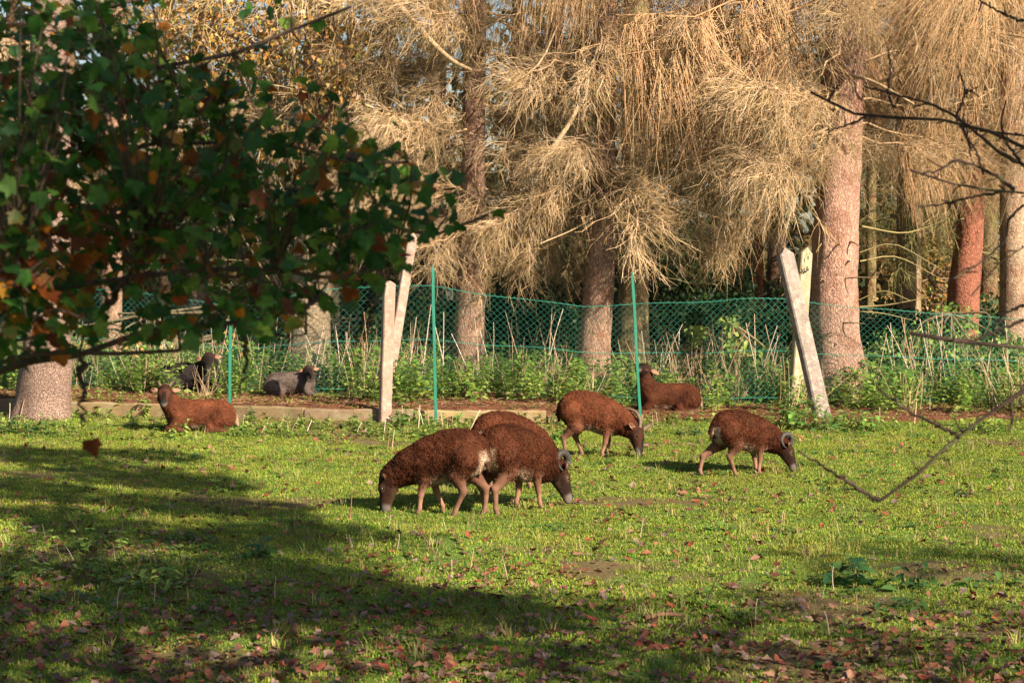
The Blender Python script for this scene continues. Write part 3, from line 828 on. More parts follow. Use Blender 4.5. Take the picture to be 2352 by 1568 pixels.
ks = [(-9.5, -7.4), (-7.38, -5.3), (-5.28, -3.42), (-3.40, -2.15), (-2.13, -1.02), (-1.00, .35), (.37, 1.35)]
kl = ['beyond the left edge', 'behind the broad cracked trunk', 'right of the broad cracked trunk', 'behind the resting brown sheep', 'left of the first concrete post', 'right of the first concrete post', 'behind the grazing sheep with thin horns']
for i, ((a, b_), w_) in enumerate(zip(ks, kl)):
    p0 = np.array([a, kerb_y(a), 0]); p1 = np.array([b_, kerb_y(b_), 0])
    h = float(raise_z((a + b_) / 2)) + .006 + .012 * (i % 2) - (.035 if i > 4 else .012)
    o = obj('concrete_edging', box_mesh('concrete_edging', p0, p1, .07, h, M['kerb'], [(.27, .19, .10), (.20, .135, .085), (.28, .19, .095)][i % 3], seed=i * 7))
    tag(o, 'low weathered concrete edging slab ' + w_, 'edging', 'concrete edging slabs')

def post_mesh(name, base, top, w, t, mat, col, yaw=0.0, cap=.05, sub=14, seed=0, bevel=.18):
    base, top = np.asarray(base, float), np.asarray(top, float)
    ax = unit(top - base); L = np.linalg.norm(top - base)
    side = unit(np.array([math.cos(yaw), math.sin(yaw), 0]) - ax * np.dot(ax, [math.cos(yaw), math.sin(yaw), 0])); dep = np.cross(ax, side)
    b = bevel
    prof = np.array([(-1, -1 + b * w / t), (-1 + b, -1), (1 - b, -1), (1, -1 + b * w / t), (1, 1 - b * w / t), (1 - b, 1), (-1 + b, 1), (-1, 1 - b * w / t)]) * .5 * np.array([w, t])
    V = []
    zs = list(np.linspace(0, L - cap, sub))
    for z in zs:
        V += [base + ax * z + side * a + dep * c for a, c in prof]
    V += [base + ax * (L - cap * .02) + side * a * .12 + dep * c * .7 for a, c in prof]
    V = np.array(V)
    V += .003 * np.stack([vnoise(V * 12, seed), vnoise(V * 12, seed + 1), vnoise(V * 12, seed + 2)], -1)
    m = 8; n = sub + 1; q = []
    for i in range(n - 1):
        for j in range(m):
            q.append([i * m + j, i * m + (j + 1) % m, (i + 1) * m + (j + 1) % m, (i + 1) * m + j])
    cc = np.array(col) * (1 + .2 * fbm(V * 5, seed + 3, 3)[:, None])
    return mesh(name, V, [np.array(q), np.array([[(n - 1) * m + j for j in range(m)]])], mat, cc, False)

def post(name, label, cat, base, top, w, t, mat, col, yaw=0, group=None, cap=.05, seed=0, bevel=.18):
    base = np.array(base, float); top = np.array(top, float)
    base = base + (base - top) * .12
    o = obj(name, post_mesh(name, np.zeros(3), top - base, w, t, mat, col, yaw, cap, seed=seed, bevel=bevel), loc=base)
    return tag(o, label, cat, group)

post('concrete_post', 'upright pale concrete post with pointed top at the edging, left of the middle', 'post', P(884, 968, 19.55), P(894, 645, 19.6), .115, .10, M['concrete'], (.37, .245, .19), .35, 'concrete fence posts', .03, 1)
post('concrete_post', 'slanting concrete brace leaning behind the upright pale post', 'post', P(884, 930, 20.6), P(948, 535, 20.9), .105, .09, M['concrete'], (.33, .23, .18), .3, 'concrete fence posts', .05, 2)
post('concrete_post', 'grey lichen spotted concrete post leaning left in front of the thickest trunk', 'post', P(1890, 962, 19.9), P(1800, 572, 20.3), .165, .12, M['concrete'], (.27, .215, .185), .30, 'concrete fence posts', .07, 3)
pb = post('concrete_post', 'yellowish concrete post behind the leaning grey one, marked with black strokes', 'post', P(1826, 925, 21.1), P(1851, 568, 21.3), .135, .11, M['concrete'], (.38, .315, .20), .25, 'concrete fence posts', .07, 4)
for (pts) in [[(1856, 588), (1856, 596)], [(1854, 612), (1853, 620)], [(1842, 617), (1843, 624), (1848, 626), (1853, 622), (1858, 618)], [(1846, 622), (1847, 619)]]:
    pth = smooth_path([P(a, b_, 21.185) for a, b_ in pts], 6)
    v, q = tubes((pth - np.array(pb.location))[None], np.full((1, 6), .006), 4)
    obj('black_mark', mesh('black_mark', v, q, M['dark_twig'], np.array((.015, .013, .012))), pb)
for (lab, b0, t0) in [('green metal fence stake at left beside the resting brown sheep', (527, 944, 19.75), (530, 690, 19.75)),
                      ('upright green metal fence stake right of the pale concrete post', (1001, 968, 19.45), (994, 608, 19.45)),
                      ('green metal fence stake leaning in front of the resting sheep by the edging', (1471, 964, 19.5), (1452, 623, 19.5))]:
    base, top = P(*b0), P(*t0)
    base = base + (base - top) * .15
    root = empty('fence_stake', base); tag(root, lab, 'fence stake', 'green metal fence stakes')
    ax = unit(top - base)
    L = np.linalg.norm(top - base)
    def bar(w, t, off, l0, l1, nm, cap):
        m_ = post_mesh(nm, ax * l0 + off, ax * l1 + off, w, t, M['green_metal'], (1, 1, 1), .5, cap, 6, 1, .1)
        obj(nm, m_, root)
    bar(.034, .006, np.array([0, 0, 0]), 0, L, 'front_flange', .06)
    bar(.006, .030, np.array([.0, .018, 0]), 0, L - .03, 'web', .01)
    for k in range(4):
        bar(.010, .010, np.array([.0, .036, 0]), .5 + k * .33, .515 + k * .33, 'hook', .004)
# a loose green stake lying on the needles
v, q = tubes(np.array([[P(660, 933, 20.0), P(720, 934, 20.0), P(815, 935, 20.0)]]), np.array([[.016, .016, .016]]), 4)
tag(obj('fence_stake', mesh('fence_stake', v, q, M['green_metal'], np.array((1, 1, 1.)))), 'green metal stake lying flat on the needles behind the edging', 'fence stake', 'green metal fence stakes')
tag(obj('rail', post_mesh('rail', P(1055, 902, 21.1), P(1240, 905, 21.1), .02, .03, M['kerb'], (.42, .16, .12), 1.5, .01)), 'faded red rail lying low in the nettles behind the edging', 'rail')

# chain-link mesh, held by the concrete posts, in one run along the back of the needle strip
top_px = [(-150, 660), (300, 664), (520, 700), (790, 657), (900, 652), (995, 654), (1110, 672), (1230, 688), (1340, 700), (1470, 695), (1600, 690), (1700, 682), (1820, 684), (1965, 704), (2150, 716), (2352, 732), (2500, 740)]
def mesh_y(x): return kerb_y(x) + np.interp(x, [-6, -3, 0, 3, 6], [1.55, 1.6, 1.7, 1.5, 1.4])
tx, tz = [], []
for a, b_ in top_px:
    p = P(a, b_, 21.2)
    for _ in range(4): p = P(a, b_, float(mesh_y(p[0])))
    tx.append(p[0]); tz.append(p[2])
pitch = .037
cols_ = np.arange(-6.6, 6.9, pitch)
froot = empty('chain_link_fence', (0, float(mesh_y(0.0)), gz(0, 21.2)))
tag(froot, 'sagging green chain link mesh fence in front of the trees', 'fence')
fo = np.array(froot.location)
paths = []
nz_ = 34
for i, x in enumerate(cols_):
    k = np.arange(nz_)
    xs = x + ((k + i) % 2) * pitch * 1.08 - pitch * .04
    zb = raise_z(xs) - .02; zt = np.interp(xs, tx, tz)
    z = zb + (zt - zb) * k / (nz_ - 1)
    bulge = .05 * fbm(np.stack([xs * .8, z * 1.2, 0 * z], -1), 88, 2)
    y = mesh_y(xs) + bulge + .004 * np.where((k + i) % 2, 1, -1)
    paths.append(np.stack([xs + .012 * vnoise(np.stack([xs * 2, z * 2, 0 * z], -1), 4), y, z], -1))
paths = np.array(paths) - fo
v, q = tubes(paths, np.full(paths.shape[:2], .0024), 3)
obj('wire_mesh', mesh('wire_mesh', v, q, M['green_wire'], None), froot, kind='stuff')
for fr_ in (.985, .5, .06):
    xs = np.linspace(-6.6, 6.9, 120)
    zb = raise_z(xs); zt = np.interp(xs, tx, tz)
    pth = np.stack([xs, mesh_y(xs) - .012, zb + (zt - zb) * fr_ + .008 * np.sin(xs * 5)], -1) - fo
    v, q = tubes(pth[None], np.full((1, 120), .0032), 4)
    obj('line_wire', mesh('line_wire', v, q, M['green_wire'], None), froot)

# ------------------------------------------------------------------ sheep
def surface_nets(D, org, h):
    nx, ny, nz = D.shape
    ins = D < 0
    corners = list(itertools.product((0, 1), repeat=3))
    def sl(c, A): return A[c[0]:nx - 1 + c[0], c[1]:ny - 1 + c[1], c[2]:nz - 1 + c[2]]
    cnt = sum(sl(c, ins).astype(np.int8) for c in corners)
    mask = (cnt > 0) & (cnt < 8)
    I = np.argwhere(mask)
    acc = np.zeros((len(I), 3)); w = np.zeros(len(I))
    for a, b in itertools.combinations(corners, 2):
        if sum(abs(x - y) for x, y in zip(a, b)) != 1: continue
        da = D[I[:, 0] + a[0], I[:, 1] + a[1], I[:, 2] + a[2]]; db = D[I[:, 0] + b[0], I[:, 1] + b[1], I[:, 2] + b[2]]
        m = (da < 0) != (db < 0)
        t = np.where(m, da / np.where(np.abs(da - db) < 1e-9, 1, da - db), 0)
        p = np.array(a)[None] + t[:, None] * (np.array(b) - np.array(a))[None]
        acc[m] += p[m]; w[m] += 1
    V = org + h * (I + acc / w[:, None])
    idx = np.full(mask.shape, -1, np.int64); idx[mask] = np.arange(len(I))
    Q = []
    for axx in range(3):
        o = [0, 1, 2]; o.remove(axx); u, v_ = o
        A = np.take(ins, range(0, D.shape[axx] - 1), axx); B = np.take(ins, range(1, D.shape[axx]), axx)
        for flip, mm in ((False, A & ~B), (True, ~A & B)):
            E = np.argwhere(mm)
            E = E[(E[:, u] > 0) & (E[:, v_] > 0) & (E[:, u] < D.shape[u] - 1) & (E[:, v_] < D.shape[v_] - 1)]
            qs = []
            for du, dv in ((-1, -1), (0, -1), (0, 0), (-1, 0)):
                e = E.copy(); e[:, u] += du; e[:, v_] += dv
                qs.append(idx[e[:, 0], e[:, 1], e[:, 2]])
            qd = np.stack(qs, -1)
            if flip != (axx == 1): qd = qd[:, ::-1]
            Q.append(qd)
    return V, np.concatenate(Q)

BROWN = np.array((.080, .025, .0115)); DARK = np.array((.035, .013, .009)); FACE = np.array((.022, .010, .007)); CREAM = np.array((.36, .25, .175))
LEG = np.array((.25, .13, .085)); HOOF = np.array((.06, .045, .04)); PALE = np.array((.5, .42, .36))

def cone(a, b, r0, r1, col, wool=0., k=.03, sq=1.0): return ('c', np.array(a, float), np.array(b, float), r0, r1, np.array(col), wool, k, sq)
def ell(c, r, col, wool=1., k=.05): return ('e', np.array(c, float), np.array(r, float), 0, 0, np.array(col), wool, k, 1)

def sdf(pr, p):
    if pr[0] == 'e':
        q = (p - pr[1]) / pr[2]
        k0 = np.linalg.norm(q, axis=-1); k1 = np.linalg.norm(q / pr[2], axis=-1)
        return k0 * (k0 - 1) / np.maximum(k1, 1e-6)
    a, b, r0, r1 = pr[1:5]
    ab = b - a
    t = np.clip((p - a) @ ab / (ab @ ab), 0, 1)
    return np.linalg.norm(p - a - t[..., None] * ab, axis=-1) - (r0 + (r1 - r0) * t)

def build_sheep(label, prims, head, loc, yaw, scale=1.0, face=.14, coat=BROWN, horns=None, ears=True, locks=9000, lock_len=.026, curl=1.0, rump=True, belly=CREAM, name='sheep', earmul=1.0, hmin=.2, flow=(-.35, 0, -.55)):
    locks = int(locks * 1.7)
    lock_len = lock_len * .68
    root = empty(name, loc, yaw)
    root.scale = (scale,) * 3 if isinstance(scale, float) else scale
    tag(root, label, 'sheep', 'brown sheep in the pasture')
    Hp, hd, hu = [np.array(x, float) for x in head]
    hd = unit(hd); hu = unit(hu - hd * np.dot(hu, hd)); hs = np.cross(hu, hd)
    def H(a, b, c): return Hp + (hd * a + hu * b + hs * c) * 1.24
    prims = list(prims) + [cone(H(.0, .0, 0), H(.06, .002, 0), .068, .064, FACE * 1.5, .25, .03), cone(H(.06, .004, 0), H(.17, -.004, 0), .060, .036, FACE, 0, .02),
                           cone(H(.05, -.03, 0), H(.165, -.02, 0), .043, .026, FACE * 1.5, 0, .02), cone(H(.165, -.006, 0), H(.19, -.010, 0), .035, .028, FACE * 1.3, 0, .015),
                           cone(H(.185, -.026, 0), H(.192, -.024, 0), .022, .020, PALE * .8, 0, .01)]
    for s in (1, -1):
        prims.append(cone(H(.062, .026, .036 * s), H(.085, .022, .034 * s), .021, .016, FACE * 1.9, 0, .012))
    lo = np.min([np.minimum(p[1] - (p[2] if p[0] == 'e' else p[3]), p[1] if p[0] == 'e' else p[2] - p[4]) for p in prims], 0) - .04
    hi = np.max([np.maximum(p[1] + (p[2] if p[0] == 'e' else p[3]), p[1] if p[0] == 'e' else p[2] + p[4]) for p in prims], 0) + .04
    h = .0105
    n = np.ceil((hi - lo) / h).astype(int) + 1
    ax = [lo[i] + h * np.arange(n[i]) for i in range(3)]
    g = np.stack(np.meshgrid(*ax, indexing='ij'), -1)
    D = None
    for pr in prims:
        d = sdf(pr, g)
        D = d if D is None else smin(D, d, pr[7])
    V, Q = surface_nets(D, lo, h)
    # colour and woolliness blended from the nearest forms
    ws, cs, wl = [], [], []
    for pr in prims:
        ws.append(np.exp(-np.clip(sdf(pr, V), -.02, 1) / .014)); cs.append(pr[5]); wl.append(pr[6])
    ws = np.array(ws); ws /= ws.sum(0)
    C = ws.T @ np.array(cs); wool = ws.T @ np.array(wl)
    gr = np.stack(np.gradient(D, h), -1)
    gi = np.clip(np.round((V - lo) / h).astype(int), 0, n - 1)
    Nn = unit(gr[gi[:, 0], gi[:, 1], gi[:, 2]])
    zc = prims[0][1][2]
    body = wool > .5
    be = sstep(.45, .85, -Nn[:, 2]) * (np.abs(V[:, 0]) < .20) * body * (V[:, 2] < zc)
    be = be * np.clip(.75 + .6 * fbm(V * 18, 41, 2), 0, 1)
    C = C * (1 - be[:, None]) + belly * be[:, None]
    if rump:
        ru = sstep(-.20, -.265, V[:, 0]) * sstep(.115, .07, np.abs(V[:, 1])) * sstep(-.02, .05, zc + .05 - V[:, 2]) * sstep(.19, .25, V[:, 2]) * body
        tl = sstep(.03, .016, np.abs(V[:, 1])) * (V[:, 0] < -.30)
        ru = ru * (1 - .9 * tl)
        ru = ru * np.clip(1.0 + .7 * fbm(V * 22, 43, 2), 0, 1)
        C = C * (1 - ru[:, None]) + CREAM * 1.15 * ru[:, None]
        wool = wool * (1 - .45 * ru)
    ha, hb, hc_ = (V - Hp) @ hd / 1.24, (V - Hp) @ hu / 1.24, (V - Hp) @ hs / 1.24
    hm = (ha > .03) & (ha < .24) & (np.abs(hb) < .075) & (np.abs(hc_) < .075) & (wool < .45)
    def paint(mask, col, C):
        mask = np.clip(mask, 0, 1) * hm
        return C * (1 - mask[:, None]) + np.asarray(col) * mask[:, None]
    C = paint(sstep(.03, .07, ha) * .92, coat * face + np.array((.006, .004, .003)), C)
    C = paint(sstep(.026, .012, np.abs(hc_)) * sstep(.005, .02, hb) * sstep(.06, .11, ha) * .9, (.006, .005, .005), C)
    C = paint(sstep(.150, .172, ha) * .9, (.016, .013, .012), C)
    C = paint(sstep(.148, .172, ha) * sstep(.010, -.006, hb), (.13, .105, .09), C)
    C = paint(np.exp(-((ha - .075) / .018) ** 2 - ((hb - .012) / .010) ** 2) * (np.abs(hc_) > .025), (.13, .07, .045), C)
    C = paint(sstep(-.030, -.05, hb) * sstep(.04, .08, ha) * .6, (.06, .035, .022), C)
    sh = 1 + .42 * fbm(V * 14, 3, 3) * np.where(wool > .4, 1, .4) + .38 * fbm(V * 6, 8, 2)  # tone noise, its dark patches standing in for shaded fleece crevices
    C = C * sh[:, None]
    # lumpy fleece surface
    V = V + Nn * (wool * (.007 * fbm(V * 24, 17, 2) + .004 * vnoise(V * 52, 19)))[:, None]
    obj('body', mesh('body', V, Q, M['sheep'], C), root)
    # wool locks
    tri = np.concatenate([Q[:, [0, 1, 2]], Q[:, [0, 2, 3]]])
    ar = np.linalg.norm(np.cross(V[tri[:, 1]] - V[tri[:, 0]], V[tri[:, 2]] - V[tri[:, 0]]), axis=1) * wool[tri].mean(1) ** 1.5
    k = rng.choice(len(tri), locks, p=ar / ar.sum())
    w = rng.dirichlet((1, 1, 1), locks)
    p0 = np.einsum('ij,ijk->ik', w, V[tri[k]]); nn = unit(np.einsum('ij,ijk->ik', w, Nn[tri[k]])); cc = np.einsum('ij,ijk->ik', w, C[tri[k]])
    fl = np.array(flow)
    clump = np.stack([fbm(p0 * 42, 31, 1), fbm(p0 * 42, 32, 1), fbm(p0 * 42, 33, 1)], -1)
    d0 = unit(nn * .75 + fl * .45 + clump * .75 * curl + rng.normal(0, .22, (locks, 3)))
    d1 = unit(d0 * .4 + fl * .8 - nn * .25 + rng.normal(0, .35 * curl, (locks, 3)))
    ll = lock_len * rng.uniform(.6, 1.25, locks)[:, None]
    a = p0 - nn * .006; b_ = a + d0 * ll * .62; c_ = b_ + d1 * ll * .5
    vv, qq = tubes(np.stack([a, b_, c_], 1), np.array([.0031, .0027, .0009])[None] * rng.uniform(.75, 1.35, (locks, 1)), 3)
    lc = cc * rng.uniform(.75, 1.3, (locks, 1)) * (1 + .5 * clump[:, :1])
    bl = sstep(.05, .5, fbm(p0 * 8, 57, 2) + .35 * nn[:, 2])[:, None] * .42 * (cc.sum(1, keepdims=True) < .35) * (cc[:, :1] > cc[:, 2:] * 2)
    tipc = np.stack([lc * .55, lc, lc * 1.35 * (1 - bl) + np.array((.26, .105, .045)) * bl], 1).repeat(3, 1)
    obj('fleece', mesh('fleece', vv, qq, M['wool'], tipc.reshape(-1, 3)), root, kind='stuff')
    for s in (1, -1):
        e = obj('eye', EYE, root); e.location = H(.076, .020, .0470 * s); e.scale = (1.15,) * 3
        if ears:
            eo = H(.012, .012, .050 * s)
            ed = unit(hs * s * 1.0 - hd * .25 - hu * .12)
            up = unit(hd * .75 + hu * .5)
            yv = np.cross(up, ed)
            L_, W_ = .105 * earmul, .052 * earmul
            pv = [(0, 0, 0), (.3, .42, .12), (.65, .40, .10), (1, 0, -.02), (.65, -.40, .10), (.3, -.42, .12), (.45, 0, -.10), (.5, .2, -.12), (.5, -.2, -.12)]
            EV = np.array([eo + ed * L_ * x + yv * W_ * y + up * L_ * z for x, y, z in pv])
            th = np.array([eo + ed * L_ * x + yv * W_ * y * 1.05 + up * (L_ * z - .010) for x, y, z in pv])
            Ff = np.array([(6, 0, 1), (6, 1, 7), (7, 1, 2), (7, 2, 3), (6, 7, 3), (6, 3, 8), (8, 3, 4), (8, 4, 5), (6, 8, 5), (6, 5, 0)])
            allf = np.concatenate([Ff, Ff[:, ::-1] + 9])
            rim = [0, 1, 2, 3, 4, 5]
            rq = np.array([[rim[i], rim[(i + 1) % 6], rim[(i + 1) % 6] + 9, rim[i] + 9] for i in range(6)])[:, ::-1]
            ec = np.concatenate([np.tile(LEG * 1.25, (9, 1)), np.tile(coat * .8, (9, 1))])
            obj('ear', mesh('ear', np.concatenate([EV, th]), [allf, rq], M['sheep'], ec), root)
        if horns:
            pts = np.array([H(x, y, (z if s > 0 else z) * s) for x, y, z in horns['pts']])
            if horns.get('asym') and s == horns['asym'][0]:
                pts = np.array([H(x, y, z * s) for x, y, z in horns['asym'][1]])
            kk = 22
            pth = smooth_path(pts, kk)
            t = np.linspace(0, 1, kk)
            r = horns['r'] * 1.12 * (1 - t ** 2.2 * .8) * (1 + .05 * np.sin(t * 60))
            hv, hq = tubes(pth[None], r[None], 8)
            cap = np.array([[(kk - 1) * 8 + j for j in range(8)]])
            hc = np.array(horns['col']) * (1 - .3 * t[:, None]) * (1 + .12 * np.sin(t * 60))[:, None]
            obj('horn', mesh('horn', hv, [hq, cap], M['horn'], np.repeat(hc, 8, 0)), root)
    return root

a_ = np.linspace(0, math.pi, 7); b2 = np.linspace(0, 2 * math.pi, 10, endpoint=False)
ev = np.array([[.0115 * math.sin(i) * math.cos(j), .0115 * math.sin(i) * math.sin(j), .0115 * math.cos(i)] for i in a_ for j in b2])
eq = np.array([[i * 10 + j, (i + 1) * 10 + j, (i + 1) * 10 + (j + 1) % 10, i * 10 + (j + 1) % 10] for i in range(6) for j in range(10)])
EYE = mesh('eye', ev, eq, M['eye'])

def leg_chain(pts, rs, cols, wool0=.6):
    out = []
    for i in range(len(pts) - 1):
        out.append(cone(pts[i], pts[i + 1], rs[i], rs[i + 1], cols[i], wool0 if i == 0 else 0., .035 if i == 0 else .016))
    return out

def standing(coat=BROWN, fl=((0, 0), (0, 0)), hl=((0, 0), (0, 0)), neck=None, turn=0.0, under=None, deep=1.0, maner=0.0):
    """front/hind leg offsets (dx of the foot, lift); turn = sideways swing of the neck (+ = animal's left)"""
    c = coat
    pr = [ell((-.03, 0, .425), (.25, .150, .168 * deep), c, 1, .05), ell((-.165, 0, .445), (.155, .142, .155), c, 1, .06), ell((.11, 0, .375), (.150, .136, .162), c * .92, 1, .06),
          ell((.175, 0, .350), (.105, .110, .140), c * .8, 1, .05), ell((-.10, 0, .535), (.17, .095, .070), c * .8, 1, .05)]
    nk = neck or [(.15, 0, .395), (.265, 0, .345), (.355, 0, .290), (.40, 0, .262)]
    nk = [np.array([p[0], p[1] + turn * i * .3, p[2]]) for i, p in enumerate(nk)]
    rr = [.138, .118, .094, .076]
    for i in range(3):
        pr.append(cone(nk[i], nk[i + 1], rr[i], rr[i + 1], c * (.85 - .12 * i), 1. if i < 2 else .8, .04))
    if maner:
        pr.append(cone(nk[1] + np.array([-.05, 0, -.06]), nk[2] + np.array([-.07, 0, -.05]), .085, .06, DARK, 1, .03))
    for s, (dx, up) in zip((1, -1), fl):
        y = .078 * s
        pr += leg_chain([(.14, y, .36), (.135, y, .26), (.15 + dx * .45, y, .145 + up * .6), (.145 + dx * .9, y, .048 + up), (.155 + dx, y, .018 + up)], [.072, .041, .0215, .0152, .019],
                        [c, c * .55 + LEG * .45, LEG, LEG])
        pr.append(cone((.158 + dx, y, .012 + up), (.172 + dx, y, .010 + up), .018, .012, HOOF, 0, .006))
        pr.append(ell((.15 + dx * .45, y, .145 + up * .6), (.021, .020, .026), LEG * .85, 0, .010))
    for s, (dx, up) in zip((1, -1), hl):
        y = .085 * s
        pr += leg_chain([(-.195, y, .41), (-.15 + dx * .2, y * 1.08, .30), (-.262 + dx * .7, y, .185 + up * .6), (-.242 + dx, y, .05 + up), (-.23 + dx, y, .018 + up)], [.105, .066, .0255, .0160, .0195],
                        [c * 1.05, c * .6 + LEG * .4, LEG * .85, LEG])
        pr.append(cone((-.227 + dx, y, .012 + up), (-.212 + dx, y, .010 + up), .0185, .013, HOOF, 0, .006))
        pr.append(cone((-.278 + dx * .7, y, .195 + up * .6), (-.262 + dx * .7, y, .165 + up * .6), .019, .021, LEG * .7, 0, .010))
    pr.append(cone((-.305, 0, .50), (-.335, 0, .40), .028, .020, c * .6, .6, .02))
    pr.append(cone((-.335, 0, .40), (-.328, 0, .335), .020, .010, c * .35, .6, .02))
    return pr, nk

def graze_head(nk, out=.06, side=0.0):
    p = nk[-1]
    return (p + np.array([.01, side * .02, .0]), np.array([out / .2, side, -1.0]), np.array([1.0, side * .5, .3]))

RAM = dict(r=.027, col=(.045, .037, .033), pts=[(.015, .045, .028), (-.025, .072, .045), (-.066, .055, .064), (-.078, .008, .078), (-.048, -.028, .084), (-.008, -.030, .084), (.020, -.016, .082)])
THIN = dict(r=.017, col=(.15, .095, .065), pts=[(.01, .045, .028), (-.05, .065, .040), (-.115, .045, .055), (-.16, -.015, .07), (-.18, -.085, .08)],
            asym=(1, [(.01, .045, .028), (-.015, .075, .055), (-.04, .085, .10), (-.07, .08, .15), (-.11, .06, .18)]))

def ground_at(px, py, z=None):
    g = on_ground(px, py)
    return (g[0], g[1], gz(g[0], g[1]))

DEG = math.radians
# A: front left, grazing towards the left
pr, nk = standing(coat=BROWN * .85, fl=((.03, 0), (-.10, 0)), hl=((.13, 0), (-.03, 0)), turn=.08)
build_sheep('curly brown sheep grazing with its head at the left, nearest the camera', pr, graze_head(nk, .03, .15), ground_at(1024, 1181), DEG(180 - 20), (.95, .98, .97), face=.3, locks=13000, curl=1.3, lock_len=.022)
# B: front right ram, seen from behind at an angle
pr, nk = standing(coat=BROWN * .8, fl=((-.05, 0), (.04, 0)), hl=((.02, 0), (-.04, 0)), turn=-.03, maner=1)
build_sheep('dark maned ram with curled grey horns grazing right, its rump against the curly sheep', pr, graze_head(nk, .06, -.35), ground_at(1182, 1173), DEG(46), (.97, .98, 1.0), coat=BROWN * .8, horns=RAM, locks=12000, curl=.6, lock_len=.026)
# C: only its back shows above B
pr, nk = standing(coat=BROWN * 1.15)
build_sheep('reddish sheep mostly hidden behind the ram, only its back showing', pr, graze_head(nk, .06, .2), ground_at(1168, 1122), DEG(38), (.96, .96, .97), coat=BROWN * 1.15, locks=8000, curl=.6, lock_len=.028)
# D: middle, thin swept horns
pr, nk = standing(coat=BROWN * 1.5, fl=((-.01, 0), (-.06, 0)), hl=((.12, 0), (-.02, 0)), turn=-.05)
build_sheep('russet sheep with long thin horns grazing right beside the leaning green stake', pr, graze_head(nk, .05, -.55), ground_at(1362, 1048), DEG(-6), (.90, .9, .92), face=.3, coat=BROWN * 1.5, horns=THIN, locks=12000, curl=.9, lock_len=.024, rump=False)
# E: right, young ram striding
pr, nk = standing(coat=BROWN * .85, fl=((.05, 0), (-.02, 0)), hl=((-.17, 0), (.10, 0)), turn=-.05)
build_sheep('dark brown sheep with curled horns grazing alone at the right', pr, graze_head(nk, .09, -.25), ground_at(1706, 1089), DEG(24), (.86, .86, .85), horns=dict(RAM, r=.025, col=(.06, .047, .04)), locks=11000, curl=1.1, lock_len=.026)

def lying(coat=BROWN, neck=None, cam=1, hump=0.0):
    c = coat
    pr = [ell((0, 0, .165), (.33, .17, .15), c, 1, .05), ell((-.20, 0, .16), (.17, .165, .155), c, 1, .06), ell((.18, 0, .165), (.16, .145, .155), c, 1, .06), ell((.0, 0, .24), (.27, .10, .07), c, 1, .05)]
    rr = [.125, .10, .078, .062]
    for i in range(3):
        pr.append(cone(neck[i], neck[i + 1], rr[i], rr[i + 1], c * (.9 - .15 * i), 1. if i < 2 else .7, .04))
    for s in (1, -1):
        y = .13 * s
        pr.append(cone((-.24, y, .14), (-.12, y * 1.1, .075), .115, .07, c * 1.1, .9, .04))
        pr += leg_chain([(-.10, y * 1.15, .05), (-.27, y * 1.2, .03), (-.12, y * 1.3, .022), (-.07, y * 1.3, .018)], [.042, .028, .020, .022], [c, LEG * .6, DARK * 2], .2)
        pr += leg_chain([(.22, y * .9, .14), (.27, y * .95, .06), (.33, y * .8, .035), (.22, y * .95, .022), (.16, y, .02)], [.075, .045, .030, .020, .022], [c, c * .7, c * .6, DARK * 2], .5)
    pr.append(cone((-.355, 0, .14), (-.385, .0, .06), .03, .018, CREAM * .9, .5, .02))
    return pr

# F: resting, head turned to the camera
nk = [np.array(p) for p in [(.22, 0, .20), (.30, .015, .29), (.35, .03, .36), (.355, .05, .40)]]
build_sheep('russet brown sheep lying in front of the edging at left, looking at the camera', lying(BROWN * 1.55, nk), (nk[-1] + np.array([0, .0, .03]), (.05, 1.0, -.55), (.0, .5, 1.0)),
            ground_at(460, 989), DEG(180 + 8), .94, face=.55, coat=BROWN * 1.5, locks=11000, curl=.8, lock_len=.020, horns=dict(r=.014, col=(.15, .09, .06), pts=[(.0, .045, .036), (-.02, .062, .052), (-.045, .066, .072)]), flow=(-.6, 0, -.35))
# G: resting on the needles, chin raised
nk = [np.array(p) for p in [(.22, 0, .20), (.27, .01, .31), (.285, .02, .42), (.28, .03, .47)]]
build_sheep('dark brown sheep lying on the needles behind the leaning green stake, chin raised', lying(BROWN * .9, nk), (nk[-1] + np.array([0, 0, .02]), (.5, .85, .12), (-.3, .1, 1.0)),
            ground_at(1536, 944), DEG(180 + 4), .92, coat=BROWN * .9, locks=9000, curl=.5, lock_len=.020, earmul=1.15, flow=(-.6, 0, -.35))
# H, I: dark sheep resting beyond the mesh
BLK = np.array((.018, .014, .014))
nk = [np.array(p) for p in [(.18, 0, .20), (.23, -.02, .29), (.26, -.06, .35), (.26, -.10, .385)]]
build_sheep('black sheep lying beyond the mesh left of the left green stake', lying(BLK * 1.3, nk), (nk[-1], (.25, -1.0, -.55), (.0, -.5, 1.0)), ground_at(436, 897), DEG(-8), .98, coat=BLK * 1.6, locks=4000, curl=.6, belly=BLK, rump=False)
bpy.data.objects  # (keeps the loop above readable)
GREY = np.array((.10, .074, .062))
build_sheep('grey brown dark faced sheep lying beyond the mesh right of the left green stake', lying(GREY, [np.array(p) for p in [(.18, 0, .20), (.25, -.03, .28), (.28, -.07, .33), (.28, -.11, .36)]]),
            ((.28, -.12, .365), (.25, -1.0, -.55), (.0, -.5, 1.0)), ground_at(668, 907), DEG(-6), .78, coat=BLK * 1.4, locks=4000, curl=.8, belly=GREY, rump=False)
print('sheep ok')
